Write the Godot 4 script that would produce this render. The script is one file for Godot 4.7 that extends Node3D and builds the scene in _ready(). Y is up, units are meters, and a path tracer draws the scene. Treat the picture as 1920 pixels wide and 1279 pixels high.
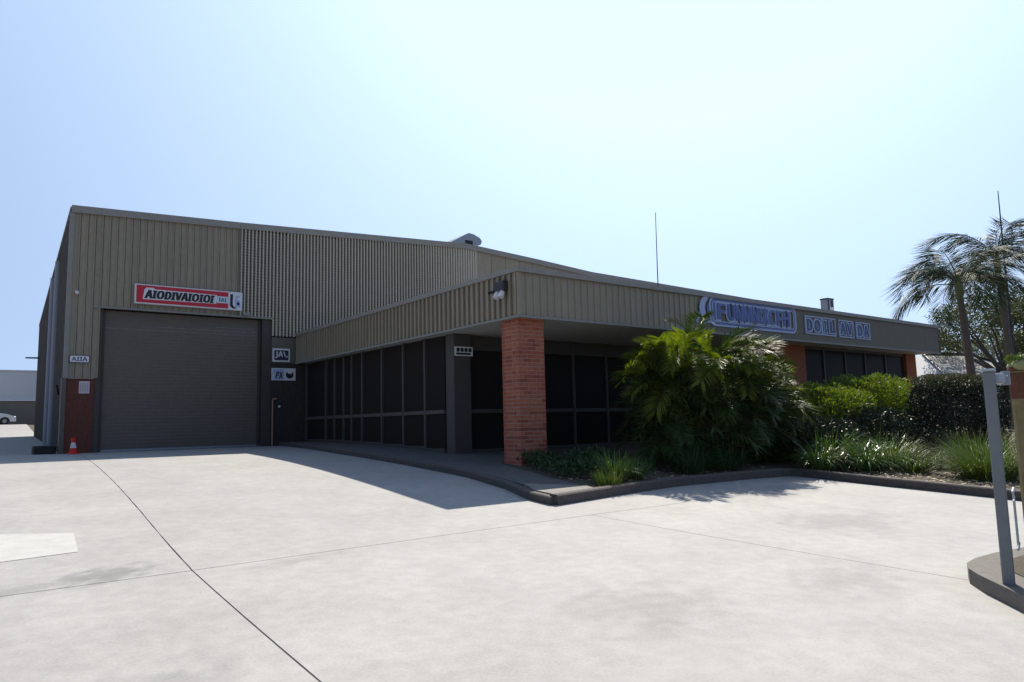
extends Node3D

const ZS := -24.55          # plane of the warehouse front
const CX := 9.19            # left face of the office fascia
const CZ := -11.78          # front face of the office fascia
const YB := 2.815           # underside of the fascia
const YT := 3.87            # top of the fascia
var M := {}
var used := {}
var rng := RandomNumberGenerator.new()

func _ready():
	rng.seed = 7
	# ---- camera
	var cam := Camera3D.new(); cam.name = "camera"; add_child(cam)
	cam.transform = Transform3D(Basis(Vector3(0.79583, -0.02343, 0.60507), Vector3(-0.04931, 0.99343, 0.10331), Vector3(-0.60351, -0.11205, 0.78944)).orthonormalized(), Vector3(0, 0.6, 0))
	cam.fov = 50.63; cam.near = 0.05; cam.far = 3000.0; cam.current = true
	# ---- sky, sun, exposure
	var sun_dir := Vector3(0.7745, 1.0, -0.597).normalized()
	var we := WorldEnvironment.new(); we.name = "environment"; add_child(we)
	var e := Environment.new(); we.environment = e
	e.background_mode = Environment.BG_SKY
	e.sky = Sky.new()
	var pm := PanoramaSkyMaterial.new(); pm.panorama = sky_picture(sun_dir); e.sky.sky_material = pm
	e.background_energy_multiplier = 0.69
	e.tonemap_mode = Environment.TONE_MAPPER_LINEAR; e.tonemap_exposure = 1.45
	e.sdfgi_enabled = true; e.ssao_enabled = true; e.ssil_enabled = true
	var sun := DirectionalLight3D.new(); sun.name = "sun"; add_child(sun)
	sun.look_at_from_position(sun_dir * 100.0, Vector3.ZERO, Vector3.UP)
	sun.light_energy = 1.6; sun.light_angular_distance = 0.5; sun.light_color = Color(1.0, 0.965, 0.91); sun.shadow_enabled = true
	# ---- the place
	materials()
	ground()
	warehouse()
	office()
	signs()
	small_fittings()
	garden()
	gateway()
	far_things()

# ------------------------------------------------------------------ sky
func sky_picture(sun: Vector3) -> ImageTexture:
	var w := 1024; var h := 512
	var im := Image.create_empty(w, h, false, Image.FORMAT_RGBAF)
	for j in h:
		var el := (0.5 - (j + 0.5) / h) * PI
		for i in w:
			var az := (i + 0.5) / w * TAU
			var d := Vector3(sin(az) * cos(el), sin(el), -cos(az) * cos(el))
			var y := maxf(d.y, 0.0)
			var ang := acos(clampf(d.dot(sun), -1, 1))
			# clear air: deep blue overhead, paler and brighter low down, and a wide bright veil round the sun
			var low := exp(-y * 4.2)
			var base := Vector3(0.025, 0.07, 0.19).lerp(Vector3(0.24, 0.36, 0.55), low)
			var veil := minf(0.95, 1.75 * exp(-ang / 0.67)) * (1.0 - 0.5 * smoothstep(0.5, 1.0, y))
			var c := base + Vector3(0.84, 1.04, 1.36) * veil
			if d.y < 0.0:
				c = c.lerp(Vector3(0.20, 0.19, 0.17), clampf(-d.y * 14.0, 0, 1))
			im.set_pixel(i, j, Color(c.x, c.y, c.z, 1))
	return ImageTexture.create_from_image(im)

# ------------------------------------------------------------------ materials
func lin(r: float, g: float, b: float) -> Color:
	return Color(r, g, b).linear_to_srgb()

func mat(key: String, c: Color, rough := 0.7, metal := 0.0, spec := 0.5) -> StandardMaterial3D:
	var m := StandardMaterial3D.new(); m.resource_name = key
	m.albedo_color = c; m.roughness = rough; m.metallic = metal; m.metallic_specular = spec
	m.cull_mode = BaseMaterial3D.CULL_DISABLED
	M[key] = m
	return m

func noise_img(n: int, freq: float, oct: int, sd: int, kind := FastNoiseLite.TYPE_SIMPLEX_SMOOTH) -> PackedByteArray:
	var f := FastNoiseLite.new(); f.seed = sd; f.frequency = freq; f.noise_type = kind
	f.fractal_octaves = oct; f.fractal_gain = 0.55
	var im := f.get_seamless_image(n, n)
	im.convert(Image.FORMAT_L8)
	return im.get_data()

func tint_tex(n: int, layers: Array, lo: float, hi: float, warm := 0.0) -> ImageTexture:
	# layers: [bytes, weight]; gives a tint around lo..hi (sRGB multiplier)
	var d := PackedByteArray(); d.resize(n * n * 3)
	for i in n * n:
		var v := 0.0
		for l in layers:
			v += (l[0][i] / 255.0) * l[1]
		var g := lerpf(lo, hi, clampf(v, 0, 1))
		d[i * 3] = int(clampf(g * 255.0, 0, 255))
		d[i * 3 + 1] = int(clampf((g - warm * (1.0 - v) * 0.5) * 255.0, 0, 255))
		d[i * 3 + 2] = int(clampf((g - warm * (1.0 - v)) * 255.0, 0, 255))
	return ImageTexture.create_from_image(Image.create_from_data(n, n, false, Image.FORMAT_RGB8, d))

func grey_tex(n: int, bytes: PackedByteArray) -> ImageTexture:
	return ImageTexture.create_from_image(Image.create_from_data(n, n, false, Image.FORMAT_L8, bytes))

func tri(m: StandardMaterial3D, metres: float, world := true):
	m.uv1_triplanar = true; m.uv1_world_triplanar = world
	m.uv1_scale = Vector3.ONE / metres

func materials():
	var n512a := noise_img(512, 0.012, 4, 3)
	var n512b := noise_img(512, 0.09, 3, 5)
	var n512c := noise_img(512, 0.35, 2, 9)
	var big := noise_img(1024, 0.0045, 5, 21)
	var mid := noise_img(1024, 0.03, 4, 22)
	var fine := noise_img(1024, 0.22, 2, 23)
	var conc := tint_tex(1024, [[big, 0.30], [mid, 0.34], [fine, 0.36]], 0.82, 1.07, 0.0)
	var mott := tint_tex(512, [[n512a, 0.5], [n512b, 0.3], [n512c, 0.2]], 0.72, 1.08, 0.02)
	var mott_soft := tint_tex(512, [[n512a, 0.5], [n512b, 0.3], [n512c, 0.2]], 0.88, 1.05, 0.0)
	var tall := Image.create_from_data(512, 512, false, Image.FORMAT_L8, noise_img(512, 0.05, 3, 41))
	tall = tall.get_region(Rect2i(0, 0, 512, 48)); tall.resize(512, 512, Image.INTERPOLATE_CUBIC)
	var streaks := tint_tex(512, [[tall.get_data(), 0.55], [n512a, 0.3], [n512c, 0.15]], 0.90, 1.05, 0.01)
	var relief := grey_tex(512, n512c)
	var m := mat("concrete", lin(0.388, 0.378, 0.358), 0.85)
	m.albedo_texture = conc; tri(m, 7.0)
	var fine_relief := grey_tex(1024, fine)
	m.heightmap_enabled = false
	m.normal_enabled = false
	m.detail_enabled = true; m.detail_blend_mode = BaseMaterial3D.BLEND_MODE_MUL; m.detail_albedo = tint_tex(512, [[n512a, 0.6], [n512b, 0.4]], 0.94, 1.02)
	m.detail_uv_layer = BaseMaterial3D.DETAIL_UV_2; m.uv2_triplanar = true; m.uv2_world_triplanar = true; m.uv2_scale = Vector3.ONE / 23.0
	m = mat("concrete_new", lin(0.47, 0.465, 0.435), 0.85); m.albedo_texture = mott_soft; tri(m, 2.0)
	m = mat("mortar_line", lin(0.52, 0.50, 0.46), 0.9)
	m = mat("paving", lin(0.13, 0.125, 0.12), 0.9); m.albedo_texture = mott; tri(m, 2.3)
	m = mat("pad", lin(0.26, 0.245, 0.22), 0.9); m.albedo_texture = mott; tri(m, 1.7)
	m = mat("kerb", lin(0.115, 0.10, 0.094), 0.9); m.albedo_texture = mott; tri(m, 0.9)
	m.heightmap_enabled = true; m.heightmap_texture = relief; m.heightmap_scale = 0.5
	m = mat("island_kerb", lin(0.17, 0.155, 0.14), 0.9); m.albedo_texture = mott; tri(m, 0.7)
	m = mat("earth", lin(0.09, 0.075, 0.055), 0.95); m.albedo_texture = mott; tri(m, 1.1)
	m = mat("soil", lin(0.15, 0.125, 0.085), 0.95); m.albedo_texture = mott; tri(m, 0.8)
	m.heightmap_enabled = true; m.heightmap_texture = relief; m.heightmap_scale = 2.0
	for a in [["litter_pale", 0.36, 0.29, 0.19], ["litter_brown", 0.17, 0.11, 0.06]]:
		m = mat(a[0], lin(a[1], a[2], a[3]), 0.8)
	# sheet metal and paint
	var streak := FastNoiseLite.new(); streak.seed = 4; streak.frequency = 0.02; streak.fractal_octaves = 4
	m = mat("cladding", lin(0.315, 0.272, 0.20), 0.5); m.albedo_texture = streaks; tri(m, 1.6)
	m = mat("cladding_b", lin(0.302, 0.261, 0.192), 0.5); m.albedo_texture = streaks; tri(m, 1.3)
	m = mat("cladding_c", lin(0.325, 0.281, 0.206), 0.5); m.albedo_texture = streaks; tri(m, 2.1)
	m = mat("fascia_flat", lin(0.15, 0.133, 0.10), 0.6); m.albedo_texture = streaks; tri(m, 1.9)
	m = mat("trim", lin(0.29, 0.275, 0.25), 0.5); m.albedo_texture = streaks; tri(m, 1.5)
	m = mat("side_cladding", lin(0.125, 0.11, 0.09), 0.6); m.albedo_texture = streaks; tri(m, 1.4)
	m = mat("louvre_fin", lin(0.56, 0.505, 0.40), 0.5); m.albedo_texture = mott_soft; tri(m, 1.2)
	m = mat("louvre_slat", lin(0.17, 0.155, 0.135), 0.6)
	m = mat("louvre_dark", lin(0.025, 0.024, 0.022), 0.9)
	m = mat("soffit", lin(0.62, 0.61, 0.59), 0.8); m.albedo_texture = mott_soft; tri(m, 1.8)
	m = mat("drip", lin(0.26, 0.25, 0.235), 0.7)
	m = mat("roof_metal", lin(0.35, 0.34, 0.32), 0.5)
	m = mat("shutter", lin(0.15, 0.122, 0.10), 0.55); m.albedo_texture = mott_soft; tri(m, 1.1)
	m = mat("shutter_frame", lin(0.065, 0.054, 0.048), 0.6)
	m = mat("dark_wall", lin(0.055, 0.047, 0.043), 0.8); m.albedo_texture = mott; tri(m, 1.5)
	m = mat("glass", lin(0.030, 0.026, 0.024), 0.25, 0.0, 0.1)
	m = mat("window_frame", lin(0.075, 0.067, 0.062), 0.6)
	m = mat("window_frame_brown", lin(0.10, 0.085, 0.075), 0.6)
	# bricks
	var bi := 0
	for c in [[0.48, 0.15, 0.085], [0.42, 0.12, 0.072], [0.52, 0.175, 0.10], [0.34, 0.095, 0.062], [0.47, 0.165, 0.10]]:
		m = mat("brick_%d" % bi, lin(c[0], c[1], c[2]), 0.9); m.albedo_texture = mott; tri(m, 0.5)
		m.heightmap_enabled = true; m.heightmap_texture = relief; m.heightmap_scale = 0.3
		bi += 1
	m = mat("mortar", lin(0.50, 0.31, 0.24), 0.95); m.albedo_texture = mott; tri(m, 0.4)
	m = mat("brick_wall_dark", lin(0.17, 0.058, 0.04), 0.9); m.albedo_texture = mott; tri(m, 0.7)
	m = mat("brick_wall", lin(0.40, 0.135, 0.065), 0.9); m.albedo_texture = mott; tri(m, 0.7)
	# paints
	mat("white_paint", lin(0.78, 0.78, 0.78), 0.5)
	mat("sign_white", lin(0.72, 0.72, 0.76), 0.4)
	mat("sign_red", lin(0.55, 0.015, 0.035), 0.4)
	mat("sign_black", lin(0.012, 0.012, 0.016), 0.5)
	mat("sign_navy", lin(0.03, 0.032, 0.075), 0.5)
	mat("sign_blue", lin(0.10, 0.14, 0.36), 0.5)
	mat("sign_blue_deep", lin(0.045, 0.065, 0.19), 0.5)
	mat("sign_mid_blue", lin(0.40, 0.48, 0.70), 0.5)
	mat("sign_pale_blue", lin(0.40, 0.48, 0.68), 0.5)
	mat("sign_cyan", lin(0.55, 0.72, 0.78), 0.5)
	mat("paper", lin(0.62, 0.55, 0.58), 0.8)
	mat("print_grey", lin(0.30, 0.25, 0.28), 0.8)
	mat("galvanised", lin(0.30, 0.32, 0.36), 0.45, 0.5)
	mat("pipe_grey", lin(0.24, 0.255, 0.30), 0.5)
	mat("steel_post", lin(0.20, 0.215, 0.225), 0.55, 0.15).albedo_texture = mott_soft; tri(M.steel_post, 0.8)
	mat("steel_bright", lin(0.42, 0.45, 0.50), 0.4, 0.5)
	mat("rust_pipe", lin(0.42, 0.22, 0.15), 0.8)
	mat("dark_metal", lin(0.05, 0.05, 0.055), 0.5, 0.3)
	mat("lamp_lens", lin(0.7, 0.7, 0.72), 0.2)
	mat("cone_red", lin(0.80, 0.022, 0.016), 0.5)
	mat("rubber", lin(0.02, 0.02, 0.02), 0.8)
	mat("timber", lin(0.29, 0.235, 0.115), 0.85).albedo_texture = mott; tri(M.timber, 0.6)
	mat("rust", lin(0.17, 0.07, 0.045), 0.9).albedo_texture = mott; tri(M.rust, 0.3)
	mat("moss", lin(0.26, 0.28, 0.13), 0.95)
	mat("lichen", lin(0.50, 0.50, 0.36), 0.95)
	m = mat("pale_sunlit_sheet", Color(0.75, 0.80, 0.80, 0.55), 0.5); m.transparency = BaseMaterial3D.TRANSPARENCY_ALPHA
	mat("car_white", lin(0.55, 0.57, 0.60), 0.3)
	m = mat("car_glass", lin(0.02, 0.022, 0.025), 0.08)
	mat("far_wall_pale", lin(0.52, 0.54, 0.58), 0.7)
	mat("far_wall_brown", lin(0.19, 0.17, 0.145), 0.9)
	mat("far_roof", lin(0.45, 0.45, 0.46), 0.7)
	mat("far_cream", lin(0.45, 0.43, 0.38), 0.8)
	m = mat("wet_stain", Color(0.20, 0.22, 0.25, 1.0), 0.6)
	m.albedo_texture = stain_tex(0.22); m.transparency = BaseMaterial3D.TRANSPARENCY_ALPHA
	m = mat("stain", Color(0.22, 0.24, 0.27, 1.0), 0.8)
	m.albedo_texture = stain_tex(0.11); m.transparency = BaseMaterial3D.TRANSPARENCY_ALPHA
	# foliage
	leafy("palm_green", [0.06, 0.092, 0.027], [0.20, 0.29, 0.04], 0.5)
	leafy("palm_young_sunlit", [0.19, 0.235, 0.04], [0.72, 0.80, 0.12], 0.5)  # young leaves; also colours ordinary upper fronds as if sunlit
	leafy("hedge_green", [0.20, 0.245, 0.055], [0.5, 0.6, 0.10], 0.55)
	leafy("hedge_dark", [0.036, 0.045, 0.03], [0.03, 0.04, 0.02], 0.62)
	leafy("hedge_low_shade", [0.046, 0.058, 0.037], [0.05, 0.07, 0.02], 0.5)
	leafy("hedge_dry_sunlit", [0.17, 0.165, 0.09], [0.08, 0.08, 0.04], 0.6)
	leafy("strap_green", [0.11, 0.165, 0.055], [0.24, 0.32, 0.08], 0.32)
	leafy("cover_green", [0.05, 0.085, 0.035], [0.08, 0.12, 0.03], 0.5)
	leafy("fern_green", [0.13, 0.17, 0.05], [0.3, 0.36, 0.08], 0.5)
	leafy("queen_green", [0.06, 0.08, 0.04], [0.12, 0.15, 0.05], 0.65)
	leafy("tree_green", [0.13, 0.145, 0.07], [0.32, 0.36, 0.14], 0.6)
	m = mat("bark", lin(0.17, 0.15, 0.13), 0.9); m.albedo_texture = mott; tri(m, 0.6)
	mat("stem", lin(0.14, 0.15, 0.05), 0.6)

func leafy(key: String, c: Array, b: Array, rough: float):
	var m := mat(key, lin(c[0], c[1], c[2]), rough)
	m.vertex_color_use_as_albedo = true
	m.metallic_specular = 0.33
	m.backlight_enabled = true; m.backlight = lin(b[0], b[1], b[2])

func stain_tex(most: float) -> ImageTexture:
	var n := 128
	var im := Image.create_empty(n, n, false, Image.FORMAT_RGBA8)
	var f := FastNoiseLite.new(); f.seed = 12; f.frequency = 0.03; f.fractal_octaves = 4
	for j in n:
		for i in n:
			var p := Vector2(i - n / 2.0, j - n / 2.0) / (n / 2.0)
			var v := clampf(1.0 - p.length() + f.get_noise_2d(i, j) * 0.7, 0, 1)
			im.set_pixel(i, j, Color(1, 1, 1, smoothstep(0.0, 1.0, v) * most))
	return ImageTexture.create_from_image(im)

# ------------------------------------------------------------------ building blocks
func numbered(n: String) -> String:
	var k: int = used.get(n, 0)
	used[n] = k + 1
	return n if k == 0 else "%s_%03d" % [n, k]

func thing(called: String, label: String, category: String, at := Vector3.ZERO, yaw := 0.0, group := "") -> Node3D:
	var o := Node3D.new(); o.name = numbered(called); add_child(o)
	o.position = at; o.rotation.y = yaw
	tag(o, label, category, group)
	return o

func tag(o: Node3D, label: String, category: String, group := ""):
	o.set_meta("label", label); o.set_meta("category", category)
	if group: o.set_meta("group", group)

func begin() -> SurfaceTool:
	var st := SurfaceTool.new(); st.begin(Mesh.PRIMITIVE_TRIANGLES); return st

func put(called: String, shape, m: Material, parent: Node3D = null) -> MeshInstance3D:
	var o := MeshInstance3D.new()
	o.mesh = shape.commit() if shape is SurfaceTool else shape
	o.material_override = m
	if parent == null:
		o.name = numbered(called); add_child(o)
	else:
		var k := 0
		if not parent.has_meta("names"): parent.set_meta("names", {})
		var names: Dictionary = parent.get_meta("names")
		k = names.get(called, 0); names[called] = k + 1
		o.name = called if k == 0 else "%s_%03d" % [called, k]
		parent.add_child(o, true)
	return o

func struct(called: String, shape, m: Material, parent: Node3D = null) -> MeshInstance3D:
	var o := put(called, shape, m, parent)
	if parent == null: o.set_meta("kind", "structure")
	return o

# a, b, c, d run counter-clockwise seen from outside
func quad(st: SurfaceTool, a: Vector3, b: Vector3, c: Vector3, d: Vector3):
	var n := (b - a).cross(c - a)
	if n.length_squared() < 1e-14: n = (c - a).cross(d - a)
	n = n.normalized()
	st.set_normal(n)
	var p := [a, b, c, d]
	for k in [0, 2, 1, 0, 3, 2]:
		st.set_normal(n); st.add_vertex(p[k])

func tri3(st: SurfaceTool, a: Vector3, b: Vector3, c: Vector3):
	var n := (b - a).cross(c - a).normalized()
	for v in [a, c, b]:
		st.set_normal(n); st.add_vertex(v)

func box(st: SurfaceTool, lo: Vector3, hi: Vector3, t := Transform3D()):
	var p := []
	for k in 8:
		p.append(t * Vector3(hi.x if k & 1 else lo.x, hi.y if k & 2 else lo.y, hi.z if k & 4 else lo.z))
	quad(st, p[4], p[5], p[7], p[6]); quad(st, p[1], p[0], p[2], p[3])
	quad(st, p[5], p[1], p[3], p[7]); quad(st, p[0], p[4], p[6], p[2])
	quad(st, p[6], p[7], p[3], p[2]); quad(st, p[0], p[1], p[5], p[4])

# a box with its edges cut by r
func bevel_box(st: SurfaceTool, lo: Vector3, hi: Vector3, r: float, t := Transform3D()):
	var c := (lo + hi) * 0.5; var h := (hi - lo) * 0.5
	for ax in 3:
		for s in [-1.0, 1.0]:
			var u := (ax + 1) % 3; var v := (ax + 2) % 3
			var p := []
			for q in [[-1, -1], [1, -1], [1, 1], [-1, 1]]:
				var w := Vector3(); w[ax] = h[ax] * s; w[u] = (h[u] - r) * q[0]; w[v] = (h[v] - r) * q[1]
				p.append(t * (c + w))
			if s > 0: quad(st, p[0], p[1], p[2], p[3])
			else: quad(st, p[3], p[2], p[1], p[0])
	for ax in 3:   # edges along ax
		var u := (ax + 1) % 3; var v := (ax + 2) % 3
		for q in [[-1, -1], [1, -1], [1, 1], [-1, 1]]:
			var p := []
			for e in [[-1, 0], [1, 0], [1, 1], [-1, 1]]:
				var w := Vector3(); w[ax] = (h[ax] - r) * e[0]
				w[u] = (h[u] if e[1] == 0 else h[u] - r) * q[0]
				w[v] = (h[v] - r if e[1] == 0 else h[v]) * q[1]
				p.append(t * (c + w))
			if q[0] * q[1] > 0: quad(st, p[0], p[1], p[2], p[3])
			else: quad(st, p[3], p[2], p[1], p[0])
	for q in [[-1, -1, -1], [1, -1, -1], [-1, 1, -1], [1, 1, -1], [-1, -1, 1], [1, -1, 1], [-1, 1, 1], [1, 1, 1]]:
		var a := c + Vector3(h.x * q[0], (h.y - r) * q[1], (h.z - r) * q[2])
		var b := c + Vector3((h.x - r) * q[0], h.y * q[1], (h.z - r) * q[2])
		var d := c + Vector3((h.x - r) * q[0], (h.y - r) * q[1], h.z * q[2])
		if q[0] * q[1] * q[2] > 0: tri3(st, t * a, t * b, t * d)
		else: tri3(st, t * a, t * d, t * b)

func tube(st: SurfaceTool, pts: Array, radii: Array, sides := 10, caps := true):
	var rings := []
	var prev := Vector3()
	for i in pts.size():
		var d: Vector3 = (pts[min(i + 1, pts.size() - 1)] - pts[max(i - 1, 0)]).normalized()
		var u := prev - d * prev.dot(d) if i > 0 else Vector3()
		if u.length() < 0.01:
			u = d.cross(Vector3.UP if absf(d.y) < 0.9 else Vector3.RIGHT)
		u = u.normalized(); prev = u
		var v := d.cross(u)
		var ring := []
		for k in sides:
			var a := TAU * k / sides
			ring.append([pts[i] + (u * cos(a) + v * sin(a)) * radii[i], u * cos(a) + v * sin(a)])
		rings.append(ring)
	for i in pts.size() - 1:
		for k in sides:
			var k2 := (k + 1) % sides
			var a = rings[i][k]; var b = rings[i][k2]; var c = rings[i + 1][k2]; var d = rings[i + 1][k]
			for v in [a, c, b, a, d, c]:
				st.set_normal(v[1]); st.add_vertex(v[0])
	if caps:
		for i in [0, pts.size() - 1]:
			for k in sides:
				var k2 := (k + 1) % sides
				if i == 0: tri3(st, pts[0], rings[0][k2][0], rings[0][k][0])
				else: tri3(st, pts[i], rings[i][k][0], rings[i][k2][0])

func ball(st: SurfaceTool, c: Vector3, r: Vector3, n := 10):
	for i in n:
		for j in n * 2:
			var q := []
			for e in [[i, j], [i + 1, j], [i + 1, j + 1], [i, j + 1]]:
				var a: float = PI * e[0] / n; var b: float = PI * e[1] / n
				q.append(Vector3(sin(a) * cos(b), cos(a), -sin(a) * sin(b)))
			for k in [0, 2, 1, 0, 3, 2]:
				st.set_normal((q[k] / r).normalized()); st.add_vertex(c + q[k] * r)

# an outline in a plane, drawn out along n; u and v are its axes (u x v = n)
func extrude(st: SurfaceTool, poly: PackedVector2Array, o: Vector3, u: Vector3, v: Vector3, n: Vector3, depth: float):
	var p := poly
	if Geometry2D.is_polygon_clockwise(p): p.reverse()
	var at := func(q: Vector2, h: float) -> Vector3: return o + u * q.x + v * q.y + n * h
	var idx := Geometry2D.triangulate_polygon(p)
	for k in range(0, idx.size(), 3):
		var a := p[idx[k]]; var b := p[idx[k + 1]]; var c := p[idx[k + 2]]
		if (b - a).cross(c - a) < 0:
			var s := b; b = c; c = s
		tri3(st, at.call(a, depth), at.call(b, depth), at.call(c, depth))
		tri3(st, at.call(a, 0.0), at.call(c, 0.0), at.call(b, 0.0))
	for k in p.size():
		var a := p[k]; var b := p[(k + 1) % p.size()]
		quad(st, at.call(a, 0.0), at.call(b, 0.0), at.call(b, depth), at.call(a, depth))

func round_rect(w: float, h: float, r: float, n := 5) -> PackedVector2Array:
	var p := PackedVector2Array()
	for q in [[1, 1, 0], [-1, 1, 1], [-1, -1, 2], [1, -1, 3]]:
		for k in n + 1:
			var a: float = (q[2] + float(k) / n) * PI / 2
			p.append(Vector2(q[0] * (w / 2 - r) + cos(a) * r, q[1] * (h / 2 - r) + sin(a) * r))
	return p

func lettering(called: String, text: String, height: float, width: float, o: Vector3, yaw: float, m: Material, parent: Node3D, depth := 0.012, slant := 0.0, face := "Droid Sans", weight := 700) -> MeshInstance3D:
	var t := TextMesh.new()
	var f := SystemFont.new(); f.font_names = PackedStringArray([face]); f.font_weight = weight
	t.font = f; t.text = text; t.font_size = 64; t.pixel_size = 0.01; t.depth = 0.1; t.curve_step = 1.5
	var bb := t.get_aabb()
	var node := put(called, t, m, parent)
	var sx := width / bb.size.x; var sy := height / bb.size.y; var sz := depth / 0.1
	var b := Basis(Vector3(sx, 0, 0), Vector3(slant * sy, sy, 0), Vector3(0, 0, sz))
	b = Basis(Vector3.UP, yaw) * b
	var c := bb.position + bb.size / 2
	node.transform = Transform3D(b, o - b * c)
	return node

# ------------------------------------------------------------------ ground
func g(z: float) -> float:      # height of the driveway, which falls from the buildings to the street
	var d := z - ZS
	if d <= 0: return 0.0
	if d < 14: return -0.0027 * d * d
	if d < 20:
		var t := d - 14.0
		return -0.5292 - (0.0756 * t - 0.0356 / 12.0 * t * t)
	if d < 34: return -0.8760 - 0.04 * (d - 20.0)
	return -1.436

func gback(z: float) -> float:  # the lane beside the warehouse climbs to the next lot
	var d := ZS - z
	if d <= 0: return g(z)
	if d < 37.5: return 0.0155 * d
	if d < 46: return 0.581 + 0.092 * (d - 37.5)
	return 1.363 + 0.002 * (d - 46)

func sheet(st: SurfaceTool, poly: PackedVector2Array, top: float, thick: float, hf: Callable, step := 1.0):
	# a slab over the polygon (x, z) that follows the ground, top metres above it
	var lo := INF; var hi := -INF
	var xl := INF; var xr := -INF
	for q in poly:
		lo = minf(lo, q.y); hi = maxf(hi, q.y); xl = minf(xl, q.x); xr = maxf(xr, q.x)
	var up := func(q: Vector2, h: float) -> Vector3: return Vector3(q.x, hf.call(q.y) + h, q.y)
	var z := lo
	while z < hi - 1e-5:
		var z2 := minf(z + step, hi)
		var strip := PackedVector2Array([Vector2(xl - 1, z), Vector2(xr + 1, z), Vector2(xr + 1, z2), Vector2(xl - 1, z2)])
		for piece in Geometry2D.intersect_polygons(poly, strip):
			var idx := Geometry2D.triangulate_polygon(piece)
			for k in range(0, idx.size(), 3):
				var a: Vector2 = piece[idx[k]]; var b: Vector2 = piece[idx[k + 1]]; var c: Vector2 = piece[idx[k + 2]]
				if (b - a).cross(c - a) > 0:
					var s := b; b = c; c = s
				tri3(st, up.call(a, top), up.call(b, top), up.call(c, top))
		z = z2
	if thick > 0:
		var p := poly.duplicate()
		if not Geometry2D.is_polygon_clockwise(p): p.reverse()
		# seen from above (x right, z down) the outline now runs so that walls face outwards
		for k in p.size():
			var a: Vector2 = p[k]; var b: Vector2 = p[(k + 1) % p.size()]
			var n := maxi(1, int(ceil(absf(b.y - a.y) / step)))
			for i in n:
				var s := a.lerp(b, float(i) / n); var e := a.lerp(b, float(i + 1) / n)
				quad(st, up.call(s, top), up.call(s, top - thick), up.call(e, top - thick), up.call(e, top))

func joint_x(z: float) -> float:
	if z > -4.23: return 1.76
	if z > -7.5: return lerpf(1.76, 1.83, (-4.23 - z) / 3.27)
	return lerpf(1.83, 2.46, (-7.5 - z) / 11.96)

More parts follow.
